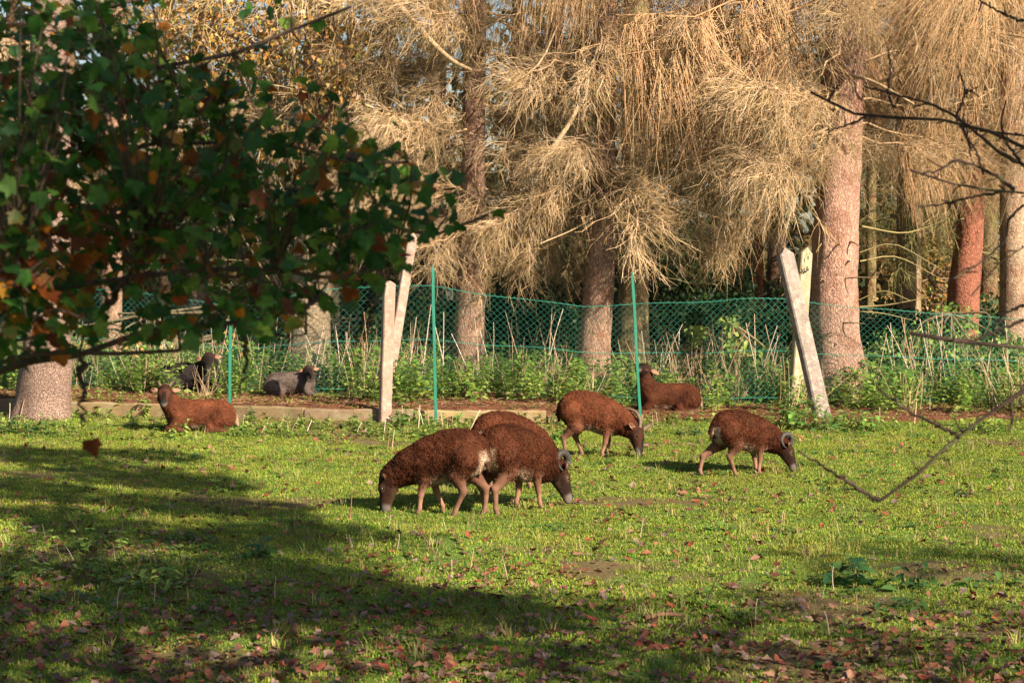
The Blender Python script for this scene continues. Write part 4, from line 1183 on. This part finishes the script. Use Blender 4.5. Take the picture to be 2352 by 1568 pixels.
#--PART4--
# ------------------------------------------------------------------ overhanging maple at left
def maple_leaf_mesh(name, col, size=1.0, lobes=5, seed=0):
    r_ = np.random.default_rng(seed)
    out = []
    spec = [(-150, .38), (-112, .66), (-88, .54), (-62, .90), (-40, .64), (-26, .78), (-12, .84), (0, 1.04), (12, .84), (26, .78), (40, .64), (62, .90), (88, .54), (112, .66), (150, .38)]
    for a, r in spec:
        a = math.radians(a + r_.normal(0, 3)); r = r * (1 + r_.normal(0, .06)) * .5
        out.append((r * math.cos(a), r * math.sin(a)))
    out = np.array(out)
    cup = r_.uniform(-.35, .45); fold = r_.uniform(.1, .5); tw = r_.normal(0, .25)
    def z(p): return cup * (p[0] ** 2 + p[1] ** 2) * 1.4 + fold * abs(p[1]) * .5 - .35 * max(p[0], 0) ** 2 + tw * p[0] * p[1]
    V = [(0, 0, 0)] + [(p[0], p[1], z(p)) for p in out]
    V += [(-.22, 0.01, .01), (-.55, .02, .10), (-.55, -.006, .10), (-.22, -.015, .01)]
    V = np.array(V) * size
    V[:, 0] += .55 * size
    n = len(out)
    f = np.array([[0, i + 1, i + 2] for i in range(n - 1)] + [[0, n, 1]])
    q = np.array([[n + 1, n + 2, n + 3, n + 4]])
    C = np.tile(np.array(col, float), (len(V), 1)) * (1 + .2 * r_.normal(size=(len(V), 1)))
    if r_.uniform() < .35:                                     # edges already turning
        C[1:n + 1] = C[1:n + 1] * .5 + np.array((.22, .09, .02)) * .5
    C[n + 1:] = (.16, .07, .04)
    return mesh(name, V, [f, q], M['maple'], np.clip(C, .004, 1))

MG = [(.035, .105, .018), (.055, .14, .022), (.028, .08, .018), (.08, .17, .025), (.035, .10, .028), (.13, .21, .03)]
MA = [(.38, .13, .015), (.46, .24, .025), (.24, .06, .015), (.16, .045, .02), (.30, .10, .02), (.20, .05, .02)]
LEAVES_G = [maple_leaf_mesh('maple_leaf', MG[i % len(MG)], 1.0, seed=100 + i) for i in range(14)]
LEAVES_A = [maple_leaf_mesh('maple_leaf', MA[i % len(MA)], 1.0, seed=200 + i) for i in range(6)]

mroot = empty('maple_tree', (-4.6, 4.6, gz(-4.6, 4.6)))
tag(mroot, 'maple tree with green and orange leaves hanging in at the upper left', 'tree')
mo = np.array(mroot.location)
obj('trunk', trunk_mesh('trunk', np.array([(0, 0, -.1), (0.05, 0, .6), (.0, .05, 2.0), (.1, 0, 4.0), (.05, .1, 6.5)]), [.26, .2, .17, .13, .06], M['bark2'], (.16, .12, .09), seed=91), mroot)
limb_px = [  # pixel, depth
    [(-260, 900, 5.2), (0, 845, 5.0), (160, 822, 4.9), (300, 770, 4.9), (480, 750, 5.0), (620, 735, 5.1), (720, 680, 5.2)],
    [(-260, 880, 5.0), (0, 835, 4.8), (120, 815, 4.75), (260, 820, 4.7), (330, 800, 4.7), (410, 795, 4.7)],
    [(-300, 640, 5.6), (0, 560, 5.4), (250, 500, 5.3), (480, 470, 5.3), (700, 490, 5.4), (900, 520, 5.5), (1040, 545, 5.5), (1125, 490, 5.5)],
    [(-300, 480, 5.8), (0, 420, 5.6), (250, 350, 5.5), (500, 330, 5.5), (720, 350, 5.6), (860, 390, 5.7), (930, 370, 5.7)],
    [(-300, 300, 6.2), (0, 240, 6.0), (200, 200, 5.9), (380, 150, 5.8), (560, 110, 5.8), (700, 60, 5.8), (800, 10, 5.8)],
    [(-300, 100, 6.4), (0, 60, 6.2), (250, 20, 6.2), (450, -40, 6.2)],
    [(-250, 760, 5.0), (0, 690, 4.8), (200, 650, 4.8), (420, 610, 4.9), (620, 620, 5.0), (800, 640, 5.1), (890, 610, 5.2)],
    [(250, 700, 4.8), (290, 640, 4.75), (335, 590, 4.7)],
    [(480, 750, 5.0), (560, 745, 5.0), (640, 770, 5.0), (700, 772, 5.0)],
    [(40, 600, 4.5), (70, 700, 4.5), (90, 770, 4.6)],
    [(190, 820, 4.7), (190, 900, 4.7), (195, 975, 4.7)],
    [(560, 770, 5.0), (565, 830, 5.0), (555, 900, 5.0)],
    [(430, 640, 4.9), (600, 640, 5.0), (690, 730, 5.1), (740, 800, 5.1)],
]
limb_r = [.018, .014, .013, .013, .014, .014, .013, .007, .005, .005, .0055, .0045, .004]
limb_pts = []
for pts, r in zip(limb_px, limb_r):
    w = [P(*p) for p in pts]
    if pts[0][0] < -200:
        st = mo + np.array([.03, 0, max(1.2, w[0][2] - .7)])
        w = [st, st * .5 + w[0] * .5 + np.array([0, 0, .08])] + w
    pth = smooth_path(w, 26) + np.vstack([np.zeros((1, 3)), rng.normal(0, .006, (25, 3))])
    v, q = tubes((pth - mo)[None], np.linspace(r * 1.5, r * .35, 26)[None], 6)
    obj('limb', mesh('limb', v, q, M['dark_twig'], np.array((.075, .05, .038))), mroot)
    limb_pts.append(pth)
LP = np.concatenate(limb_pts)

from_poly = np.array([(0, -40), (520, -40), (800, -30), (770, 60), (735, 120), (745, 200), (830, 270), (860, 320), (950, 350), (960, 395), (890, 440), (930, 500), (900, 560), (870, 600), (800, 610), (770, 670), (640, 700), (560, 735), (430, 740), (250, 770), (120, 790), (0, 800), (-120, 800), (-120, -40)], float)
def inside(p, poly):
    x, y = p; c = False; j = len(poly) - 1
    for i in range(len(poly)):
        if (poly[i][1] > y) != (poly[j][1] > y) and x < (poly[j][0] - poly[i][0]) * (y - poly[i][1]) / (poly[j][1] - poly[i][1]) + poly[i][0]:
            c = not c
        j = i
    return c
twig_bag, leafs = Bag(), []
ncl = 0
extra = [(1000, 480, 5.4), (1010, 520, 5.5), (985, 500, 5.4), (940, 365, 5.6), (880, 620, 5.2), (840, 605, 5.2), (160, 560, 4.6), (80, 620, 4.6), (130, 590, 4.6), (690, 540, 5.3), (190, 985, 4.7)]
while ncl < 450:
    if ncl < len(extra):
        a, b_, d = extra[ncl]
    else:
        a, b_ = rng.uniform(-120, 960), rng.uniform(-40, 800)
        if not inside((a, b_), from_poly): continue
        if 330 < a < 780 and b_ < 205 and rng.uniform() < (.93 if a > 430 else .7): continue
        d = rng.uniform(4.3, 6.4)
    ncl += 1
    c = P(a, b_, d)
    i = np.argmin(np.linalg.norm((LP - c) * np.array([1, .6, 1]), axis=1))
    s = LP[i]
    mid = (s + c) / 2 + np.array([rng.normal(0, .02), rng.normal(0, .03), .03])
    pth = smooth_path([s, mid, c], 8)
    v, q = tubes((pth - mo)[None], np.linspace(.004, .0018, 8)[None], 4)
    twig_bag.add(v, q, (.09, .06, .045))
    k = 1 if ncl > 2 and ncl <= len(extra) and b_ > 900 else (int(rng.integers(3, 6)) if ncl <= len(extra) else int(rng.integers(6, 11)))
    autumn = max(.11, .5 * float(np.exp(-((a - 120) / 260) ** 2 - ((b_ - 560) / 200) ** 2)) + .10 * (vnoise(np.array([[a / 150, b_ / 150, 3.3]]))[0] > .3))
    for _ in range(k):
        t = rng.uniform(.35, 1.0)
        p = at(pth, np.array([t]))[0] + rng.normal(0, 1, 3) * np.array([.05, .04, .022])
        leafs.append((p, rng.uniform(.038, .082), rng.uniform() < autumn, d) if b_ < 900 else (p, .075, 'brown', d))
obj('twigs', twig_bag.mesh('twigs', M['dark_twig']), mroot, kind='stuff')
leafs.sort(key=lambda t: t[1] / t[0][1], reverse=True)
def leaf_rot(g):
    e = Euler((rng.normal(0, .75), rng.uniform(-.1, 1.1), rng.uniform(0, 6.283)))
    return e
rest = Bag()
MCACHE = {}
def bag_mesh_copy(bag, me, mat4):
    if me.name in MCACHE:
        co, t3, t4, cl = MCACHE[me.name]
        bag.add(co @ np.array(mat4.to_3x3()).T + np.array(mat4.translation), [x for x in (t3, t4) if len(x)], cl)
        return
    n = len(me.vertices); co = np.empty(n * 3, np.float32); me.vertices.foreach_get('co', co)
    V = co.reshape(-1, 3) @ np.array(mat4.to_3x3()).T + np.array(mat4.translation)
    cl = np.empty(n * 4, np.float32); me.attributes['col'].data.foreach_get('color', cl)
    tri = [list(p.vertices) for p in me.polygons]
    t3 = np.array([t for t in tri if len(t) == 3]); t4 = np.array([t for t in tri if len(t) == 4])
    MCACHE[me.name] = (co.reshape(-1, 3), t3, t4, cl.reshape(-1, 4)[:, :3])
    bag.add(V, [x for x in (t3, t4) if len(x)], cl.reshape(-1, 4)[:, :3])
for i, (p, sz, au, d) in enumerate(leafs):
    me = LEAVES_A[3] if au == 'brown' else (LEAVES_A if au else LEAVES_G)[rng.integers(0, 6 if au else 14)]
    e = leaf_rot(0)
    if i < 300:
        o = obj('leaf', me, mroot, p - mo); o.rotation_euler = e; o.scale = (sz,) * 3
    else:
        bag_mesh_copy(rest, me, Matrix.LocRotScale(Vector(p - mo), e, Vector((sz,) * 3)))
obj('foliage', rest.mesh('foliage', M['maple']), mroot, kind='stuff')

# ------------------------------------------------------------------ bare thorn tree at right
hroot = empty('thorn_tree', (2.9, 3.2, gz(2.9, 3.2)))
tag(hroot, 'bare thorny tree with dark lichen spotted twigs reaching in from the right', 'tree')
ho = np.array(hroot.location)
obj('trunk', trunk_mesh('trunk', np.array([(0, 0, -.1), (.03, 0, .5), (-.05, .05, 1.6), (.05, 0, 3.0), (.0, .1, 4.6)]), [.15, .11, .09, .07, .03], M['bark2'], (.14, .11, .085), seed=92), hroot)
br = [
    (.0085, [(2700, 430, 6.6), (2450, 365, 6.5), (2352, 342, 6.5), (2280, 300, 6.5), (2200, 285, 6.5), (2120, 268, 6.5), (2040, 268, 6.5), (1980, 268, 6.6), (1930, 250, 6.6), (1862, 212, 6.6)]),
    (.006, [(2370, 390, 6.5), (2290, 345, 6.5), (2230, 295, 6.5), (2150, 245, 6.5), (2050, 215, 6.5), (1985, 200, 6.5)]),
    (.0035, [(1990, 268, 6.6), (1940, 290, 6.6), (1908, 300, 6.6), (1898, 330, 6.6)]),
    (.003, [(1905, 228, 6.6), (1925, 195, 6.6)]),
    (.004, [(2055, 248, 6.5), (2040, 215, 6.5), (2045, 160, 6.5), (2040, 110, 6.5)]),
    (.004, [(2195, 270, 6.5), (2215, 215, 6.5), (2200, 150, 6.5)]),
    (.003, [(2215, 215, 6.5), (2245, 200, 6.5)]),
    (.0045, [(2210, 285, 6.5), (2225, 330, 6.5), (2230, 360, 6.5)]),
    (.007, [(2700, 470, 6.2), (2352, 445, 6.2), (2260, 430, 6.2), (2190, 420, 6.2), (2120, 410, 6.2), (2090, 390, 6.2)]),
    (.005, [(2330, 435, 6.2), (2270, 395, 6.2), (2200, 370, 6.2), (2160, 390, 6.2), (2110, 398, 6.2)]),
    (.004, [(2300, 440, 6.2), (2220, 455, 6.2), (2160, 470, 6.2), (2110, 475, 6.2)]),
    (.004, [(2260, 400, 6.2), (2240, 345, 6.2), (2215, 310, 6.2)]),
    (.007, [(2700, 380, 6.8), (2430, 330, 6.8), (2340, 310, 6.8), (2250, 300, 6.8)]),
    (.005, [(2352, 380, 6.4), (2320, 340, 6.4), (2300, 290, 6.4), (2310, 230, 6.4)]),
    (.005, [(2352, 50, 6.6), (2300, 30, 6.6), (2250, 0, 6.6)]),
    (.004, [(2352, 470, 6.3), (2320, 500, 6.3), (2300, 560, 6.3), (2240, 610, 6.3), (2190, 640, 6.3)]),
    (.011, [(2700, 880, 6.3), (2352, 806, 6.2), (2270, 790, 6.2), (2200, 782, 6.2), (2140, 770, 6.2), (2090, 764, 6.2)]),
    (.005, [(2352, 735, 6.3), (2290, 760, 6.3), (2230, 785, 6.2)]),
    (.005, [(2352, 700, 6.3), (2310, 720, 6.3), (2280, 755, 6.3)]),
    (.0095, [(2700, 740, 5.9), (2430, 850, 5.8), (2352, 895, 5.8), (2270, 955, 5.8), (2190, 1015, 5.8), (2110, 1085, 5.8), (2020, 1150, 5.8)]),
    (.0055, [(2020, 1150, 5.8), (1985, 1132, 5.8), (1930, 1095, 5.8), (1870, 1058, 5.8), (1832, 1034, 5.8)]),
    (.0055, [(2205, 1003, 5.8), (2150, 975, 5.8), (2090, 945, 5.8), (2035, 906, 5.8)]),
    (.004, [(2320, 912, 5.8), (2325, 960, 5.8), (2318, 990, 5.8)]),
    (.004, [(2700, 560, 6.4), (2352, 560, 6.4), (2300, 600, 6.4), (2260, 650, 6.4), (2230, 680, 6.4)]),
]
for r, pts in br:
    w = [P(*p) for p in pts]
    if pts[0][0] > 2600:
        st = ho + np.array([0, 0, max(.9, w[0][2] - .25)]); w = [st] + w
    k = 30
    pth = smooth_path(w, k)
    pth[1:-1] += rng.normal(0, .0035 if r > .006 else .0018, (k - 2, 3))
    rr = np.linspace(r * 1.2, r * .6, k) * (1 + .18 * rng.normal(size=k).clip(-1, 1))
    v, q = tubes((pth - ho)[None], rr[None], 6)
    col = np.array((.06, .038, .030)) * (1 + .35 * fbm(v * 20, 5, 2)[:, None])
    col = np.where((fbm(v * 33, 9, 2) > .35)[:, None], np.array((.13, .13, .06)), col)
    o = obj('branch', mesh('branch', v, q, M['dark_twig'], col), hroot)
    b = Bag()
    n = int(np.linalg.norm(np.diff(pth, axis=0), axis=1).sum() / .055)
    ss = rng.uniform(.15, .98, n)
    p0 = at(pth, ss)
    p0 = p0[np.abs(p0[:, 0]) < 2.2]
    if len(p0):
        dd = rand_dirs(len(p0)) + np.array([-.3, 0, .25])
        tp = hang(p0, unit(dd), rng.uniform(.012, .05, len(p0)), np.zeros(len(p0)), 3, .12) - ho
        v, q = tubes(tp, np.array([.0032, .0026, .0022])[None].repeat(len(p0), 0), 4)
        b.add(v, q, (.10, .055, .045))
        obj('spurs', b.mesh('spurs', M['dark_twig']), o, kind='stuff')

# ------------------------------------------------------------------ fallen leaves
def dry_leaf(seed):
    r_ = np.random.default_rng(seed)
    a = np.linspace(0, 2 * math.pi, 10, endpoint=False)
    rad = np.array([.62, .42, .50, .36, .44, .50, .40, .50, .38, .46]) * (1 + r_.normal(0, .08, 10))
    x = rad * np.cos(a) * 1.15; y = rad * np.sin(a) * .85
    curl = r_.uniform(.3, 1.3); tw = r_.normal(0, .5)
    z = curl * y ** 2 * 1.2 + tw * x * y + r_.uniform(-.3, .8) * x ** 2
    z = z - z.min() * .8
    V = np.vstack([[0, 0, .02], np.stack([x, y, z], -1)])
    f = np.array([[0, i + 1, (i + 1) % 10 + 1] for i in range(10)])
    pal = [(.17, .05, .028), (.21, .08, .042), (.11, .04, .025), (.25, .13, .08), (.24, .16, .125), (.09, .05, .033), (.22, .05, .025), (.16, .085, .055)]
    c = np.array(pal[seed % len(pal)]) * r_.uniform(.8, 1.2)
    C = np.tile(c, (11, 1)) * (1 + .2 * r_.normal(size=(11, 1)))
    return mesh('dry_leaf', V, f, M['litter'], np.clip(C, .01, 1))
DRY = [dry_leaf(k) for k in range(24)]
LV = []
for me in DRY:
    co = np.empty(33, np.float32); me.vertices.foreach_get('co', co)
    cl = np.empty(44, np.float32); me.attributes['col'].data.foreach_get('color', cl)
    LV.append((co.reshape(-1, 3), cl.reshape(-1, 4)[:, :3]))
DF = np.array([[0, i + 1, (i + 1) % 10 + 1] for i in range(10)])
m_ = 30000
yy = 7.4 + 12.0 * rng.uniform(0, 1, m_) ** 1.3
xx = rng.uniform(-.30, .30, m_) * yy
dn = (.24 + .8 * sstep(12.4, 8.6, yy)) * (1.0 + 1.3 * vnoise(np.stack([xx * 1.5, yy * 1.1, 0 * xx + 2.2], -1))) + .22 * (vnoise(np.stack([xx * .6, yy * .6, 0 * xx + 7.7], -1)) > .3)
ok_ = rng.uniform(0, 1, m_) < dn * .8
cand = list(zip(xx[ok_][:7500], yy[ok_][:7500], rng.uniform(.018, .055, 7500)))
cand.sort(key=lambda t: t[2] / t[1], reverse=True)
CZ = {(x, y): z for x, y, z in zip([c[0] for c in cand], [c[1] for c in cand], ground_z(np.array([c[0] for c in cand]), np.array([c[1] for c in cand])))}
rest = Bag()
for i, (x, y, s) in enumerate(cand):
    k = int(rng.integers(0, 24))
    z = CZ[(x, y)] + .012 + rng.uniform(0, .014)
    e = Euler((rng.normal(0, .35), rng.normal(0, .35), rng.uniform(0, 6.283)))
    if i < 300:
        o = obj('fallen_leaf', DRY[k], loc=(x, y, z)); o.rotation_euler = e; o.scale = (s,) * 3
        tag(o, 'larger dry curled leaf lying on the near grass', 'leaf', 'larger fallen leaves on the near grass')
    else:
        R = np.array(e.to_matrix())
        rest.add(LV[k][0] * s @ R.T + np.array([x, y, z]), DF, LV[k][1])
o = obj('leaf_litter', rest.mesh('leaf_litter', M['litter'])); tag(o, 'small scattered brown leaves over the pasture', 'leaf litter', kind='stuff')

# needles and bark crumbs on the strip behind the edging
n = 9000
x = rng.uniform(-6, 6, n); bh = rng.uniform(.08, 1.35, n); y = kerb_y(x) + bh
z = ground_z(x, y) + rng.uniform(.002, .02, n)
p0 = np.stack([x, y, z], -1)
d = unit(np.stack([rng.normal(0, 1, n), rng.normal(0, 1, n), rng.normal(0, .15, n)], -1))
v, q = tubes(hang(p0, d, rng.uniform(.03, .11, n), np.zeros(n), 3, .1), np.array([.003, .003, .002])[None].repeat(n, 0), 3)
c = np.array([(.24, .085, .042), (.19, .065, .034), (.30, .14, .075), (.12, .055, .032), (.40, .25, .15)])[rng.integers(0, 5, n)]
o = obj('needle_litter', mesh('needle_litter', v, q, M['stalk'], np.repeat(c, 9, 0))); tag(o, 'red brown needles and twigs on the strip behind the edging', 'needle litter', kind='stuff')

# ------------------------------------------------------------------ dry stalks
def stalk_mesh(seed):
    r_ = np.random.default_rng(seed)
    k = 6; s = np.linspace(0, 1, k)
    bend = r_.normal(0, .10, 2)
    pth = np.stack([bend[0] * s ** 2, bend[1] * s ** 2, s - .05], -1)
    if r_.uniform() < .25:                                    # kinked top
        pth[4:, 0] += np.array([.04, .12]) * r_.choice([-1, 1])
    v, q = tubes(pth[None], np.linspace(.024, .016, k)[None], 5)
    c = np.array([(.56, .42, .32), (.50, .33, .22), (.44, .27, .17), (.62, .50, .40)][seed % 4])
    return mesh('dry_stalk', v, [q, np.array([[(k - 1) * 5 + j for j in range(5)]])], M['stalk'], c)
ST = [stalk_mesh(k) for k in range(10)]
def stalk(x, y, h, label, group, th=1.0, lean=.2):
    o = obj('dry_stalk', ST[int(rng.integers(0, 10))], loc=(x, y, gz(x, y)))
    w = h * th
    o.scale = (w, w, h); o.rotation_euler = (rng.normal(0, lean), rng.normal(0, lean), rng.uniform(0, 6.28))
    tag(o, label, 'stalk', group)
lab1 = 'broken pale dry stalk standing by the concrete edging'
for (a, b_, h) in [(924, 940, .19), (960, 955, .25), (972, 950, .2), (1073, 962, .30), (1095, 962, .14), (1104, 962, .2), (940, 975, .12), (1015, 985, .18), (1040, 985, .14), (985, 985, .2), (610, 955, .16), (640, 958, .2), (668, 960, .2),
                   (560, 950, .15), (700, 962, .18), (600, 960, .12), (1250, 965, .12), (1500, 968, .14), (1510, 965, .16), (890, 1030, .22), (900, 1035, .2), (880, 1010, .2), (1130, 962, .1), (820, 960, .12), (20, 968, .2), (45, 965, .26), (2020, 965, .2), (2100, 960, .25)]:
    g = on_ground(a, b_); stalk(g[0], g[1], h, lab1, 'dry stalks by the edging', .9 if h > .15 else 1.1)
lab2 = 'tall thin dead stalk rising from the nettles behind the mesh'
for k in range(120):
    a = float(rng.choice([rng.uniform(520, 900), rng.uniform(930, 1340), rng.uniform(1490, 1800), rng.uniform(1990, 2350), rng.uniform(180, 520)]))
    p = P(a, 870, rng.uniform(21.5, 23.0))
    stalk(p[0], p[1], rng.uniform(.45, 1.05), lab2, 'dead stalks behind the mesh', .28, .22)
lab3 = 'short cut brown stalk sticking out of the pasture grass'
for k in range(70):
    a, b_ = [(rng.uniform(20, 700), rng.uniform(1180, 1420)), (rng.uniform(1300, 2000), rng.uniform(1190, 1480)), (rng.uniform(750, 1300), rng.uniform(1200, 1340))][k % 3]
    g = on_ground(a, b_); stalk(g[0], g[1], rng.uniform(.05, .14), lab3, 'short stalks in the pasture', .7, .35)

# ------------------------------------------------------------------ single plants
def oval_leaf(seed, col, wide=.55):
    r_ = np.random.default_rng(seed)
    V, f, C = leaf_blades(np.zeros((1, 3)), np.array([[1., 0, 0]]), np.array([[0, 0, 1.]]), 1.0, wide, np.array(col), r_.uniform(.2, .5), r_.uniform(.1, .4))
    return mesh('plant_leaf', V, f, M['leaf'], C)
OV = [oval_leaf(k, c) for k, c in enumerate([(.045, .13, .035), (.07, .17, .04), (.035, .10, .04), (.10, .20, .05)])]
OV2 = [oval_leaf(k, c, .7) for k, c in enumerate([(.13, .27, .05), (.18, .33, .06), (.10, .22, .05), (.26, .36, .08)])]
def plant(label, cat, px, py, h, nst, spread, ll, leaves, name='nettle_plant', group=None, per=9):
    g = on_ground(px, py)
    root = empty(name, (g[0], g[1], gz(g[0], g[1]))); tag(root, label, cat, group)
    for s_ in range(nst):
        a = rng.uniform(0, 6.283); r = spread * math.sqrt(rng.uniform()); hh = h * rng.uniform(.55, 1.05)
        s = np.linspace(0, 1, 6)[:, None]; lean = rng.normal(0, .2 * hh, 2)
        base = np.array([r * math.cos(a), r * math.sin(a), -.02])
        pth = base + s * np.array([0, 0, hh]) + s ** 2 * np.array([lean[0], lean[1], 0])
        v, q = tubes(pth[None], np.linspace(.004, .002, 6)[None], 4)
        stm = obj('stem', mesh('stem', v, q, M['stalk'], np.array((.16, .14, .06))), root)
        for i in range(per):
            t = .2 + .8 * i / (per - 1)
            o = obj('leaf', leaves[int(rng.integers(0, len(leaves)))], stm, at(pth, np.array([t]))[0])
            L_ = ll * (1.2 - .5 * t) * rng.uniform(.75, 1.2)
            o.scale = (L_,) * 3
            o.rotation_euler = Euler((rng.normal(0, .3), rng.uniform(-.55, .5), i * 2.4 + a))
plant('dark broad leaved plant in the right foreground grass', 'plant', 1958, 1345, .20, 6, .12, .115, OV, 'dock_plant', per=6)
plant('smaller leafy plant right of the broad leaved plant in the foreground', 'plant', 2110, 1350, .15, 5, .16, .095, OV, 'dock_plant', per=5)
plant('leafy weed low at the right edge of the foreground', 'plant', 2290, 1350, .13, 4, .16, .08, OV, 'dock_plant', per=5)
plant('low leafy weed below the smaller foreground plant', 'plant', 2080, 1400, .09, 4, .16, .08, OV, 'dock_plant', per=5)
plant('teal green nettle standing in the shaded grass left of the nearest sheep', 'plant', 592, 1282, .17, 3, .04, .10, OV, 'nettle_plant', per=8)
plant('small nettle in the grass below the ram', 'plant', 1640, 1222, .10, 3, .06, .065, OV2, 'nettle_plant', per=6)
plant('small dark weed in the grass below the lone right sheep', 'plant', 1812, 1226, .08, 4, .06, .07, OV, 'nettle_plant', per=5)
plant('small weed at the tip of the forked hanging twig', 'plant', 2085, 1215, .07, 4, .06, .06, OV, 'nettle_plant', per=5)
plant('dark green weed tuft near the right edge beyond the twig', 'plant', 2225, 1140, .09, 5, .1, .07, OV, 'nettle_plant', per=5)
plant('bright nettle clump at the foot of the leaning grey post', 'plant', 1830, 985, .36, 14, .26, .095, OV2, 'nettle_plant', per=9)
plant('bright nettle clump right of the foot of the leaning grey post', 'plant', 1935, 990, .24, 14, .36, .09, OV2, 'nettle_plant', per=7)
plant('green nettles at the foot of the upright pale concrete post', 'plant', 905, 985, .20, 7, .14, .08, OV2, 'nettle_plant', per=7)
plant('bluish nettle bed at the foot of the broad cracked trunk', 'plant', 60, 998, .18, 10, .28, .08, OV, 'nettle_plant', per=7)
plant('pale green weed right behind the horned russet sheep', 'plant', 1288, 1010, .14, 4, .08, .08, OV2, 'nettle_plant', per=6)
plant('dark low nettles behind the lone right sheep', 'plant', 1585, 1000, .14, 7, .18, .075, OV, 'nettle_plant', per=6)
plant('small green weed in front of the resting russet sheep', 'plant', 560, 1000, .13, 6, .16, .075, OV2, 'nettle_plant', per=6)
# stick and moss
v, q = tubes(smooth_path([on_ground(1480, 1432) + [0, 0, .03], on_ground(1520, 1428) + [0, 0, .04], on_ground(1565, 1425) + [0, 0, .03]], 10)[None], np.linspace(.014, .010, 10)[None], 6)
tag(obj('stick', mesh('stick', v, q, M['dark_twig'], np.array((.16, .08, .05)))), 'short brown stick lying in the grass below the ram', 'stick')
for i, (lab, pts) in enumerate([('thin bare twig stuck in the mossy mound', [(955, 1245, .10), (985, 1270, .05), (1020, 1310, .02)]), ('short leafless twig upright in the grass left of the nearest sheep', [(803, 1195, .0), (806, 1160, .08), (808, 1140, .17)])]):
    pth = []
    for a, b_, dz in pts:
        g = on_ground(pts[0][0] if i else a, pts[0][1] if i else b_); pth.append(g + np.array([(a - pts[0][0]) * .003 * i, 0, dz]))
    v, q = tubes(smooth_path(pth, 8)[None], np.linspace(.005, .003, 8)[None], 5)
    tag(obj('stick', mesh('stick', v, q, M['dark_twig'], np.array((.24, .11, .07)))), lab, 'stick')

# ------------------------------------------------------------------ unseen trees behind and beside the camera, crowns shaped to shade pasture and maple
def shade_tree(label, foot, spots, n, name='shade_oak', seed=0, size=.11):
    """spots: (ground point shaded, height of the leaves that shade it, radius)"""
    root = empty(name, foot); tag(root, label, 'tree', 'unseen shade trees beside the photographer')
    o0 = np.array(foot)
    blobs = []
    for (g, hgt, r, rz_) in spots:
        c = np.array(g) + SUN * ((hgt - g[2]) / SUN[2])
        blobs.append((*(c - o0), r, r, rz_))
    B = np.array(blobs)
    top = float(B[:, 2].max())
    trunk = np.array([(0, 0, -.1), (.05, 0, .8), (-.05, .1, top * .4), (.1, .05, top * .75), (.1, .1, top)])
    obj('trunk', trunk_mesh('trunk', trunk, [.3, .22, .18, .12, .04], M['bark2'], (.15, .12, .09), seed=seed), root)
    b = Bag()
    for q_ in B:
        s = trunk[2] + (trunk[3] - trunk[2]) * rng.uniform()
        s = np.array([s[0], s[1], max(1.5, min(s[2], q_[2] - .5))])
        pth = smooth_path([s, (s + q_[:3]) / 2 + rng.normal(0, .25, 3), q_[:3]], 10)
        v, q = tubes(pth[None], np.linspace(.035, .010, 10)[None], 5); b.add(v, q, (.14, .11, .08))
    obj('limbs', b.mesh('limbs', M['dark_twig']), root)
    b = Bag(); b.add(*leaf_cloud(blobs, n, size, MG + MA[:2]))
    obj('crown', b.mesh('crown', M['leaf']), root)

sp = []
def spot(px, py, hgt, r, rz_=.5): sp.append((G(px, py), hgt, r, rz_))
# the long shadow over the left half of the pasture
for (a, b_) in [(40, 1040), (150, 1050), (280, 1050), (60, 1085), (200, 1090), (330, 1085), (410, 1110), (100, 1140), (260, 1150), (430, 1165), (560, 1155), (640, 1170), (80, 1210), (240, 1230), (420, 1240), (580, 1230), (720, 1225), (60, 1310), (220, 1330),
                (400, 1330), (560, 1320), (700, 1310), (100, 1400), (280, 1400), (620, 1390), (780, 1380), (930, 1385), (1080, 1385), (480, 1400), (800, 1255)]:
    spot(a + rng.normal(0, 15), b_ + rng.normal(0, 8), rng.uniform(4.6, 7.0), rng.uniform(.34, .52), .4)
shade_tree('unseen oak tree right of the photographer, crown shaped to shade the left of the pasture', (2.6, 1.4, 0), sp, 12500, seed=93)
sp = []
for (a, b_) in [(1250, 1400), (1430, 1470), (1600, 1420), (1750, 1390), (1900, 1440), (2050, 1490), (2250, 1420), (2300, 1290), (2150, 1300), (1960, 1300), (1650, 1510), (1300, 1500), (1850, 1540), (2250, 1540), (150, 1500), (1100, 1480), (900, 1480), (500, 1540), (1450, 1560)]:
    spot(a + rng.normal(0, 20), b_ + rng.normal(0, 8), rng.uniform(5.0, 8.0), rng.uniform(.28, .5), .35)
shade_tree('unseen oak tree behind the photographer, crown shaped to dapple the right foreground', (4.6, -1.6, 0), sp, 1900, seed=94)
sp = []
for (a, b_, d) in [(0, 100, 5.5), (200, 100, 5.6), (0, 300, 5.4), (200, 300, 5.4), (420, 300, 5.4), (0, 500, 5.2), (200, 500, 5.2), (420, 480, 5.2), (640, 450, 5.4), (800, 420, 5.5), (60, 680, 4.9), (260, 680, 4.9), (460, 650, 5.0), (660, 620, 5.1), (850, 560, 5.3), (960, 500, 5.4), (420, 100, 5.7), (620, 250, 5.6), (650, 60, 5.7)]:
    sp.append((P(a, b_, d), rng.uniform(5.5, 8.0), rng.uniform(.34, .5), .4))
shade_tree('unseen beech tree behind the photographer, crown shaped to shade the overhanging maple', (4.6, -3.5, 0), sp, 3000, name='beech_tree', seed=95)
print('all ok')
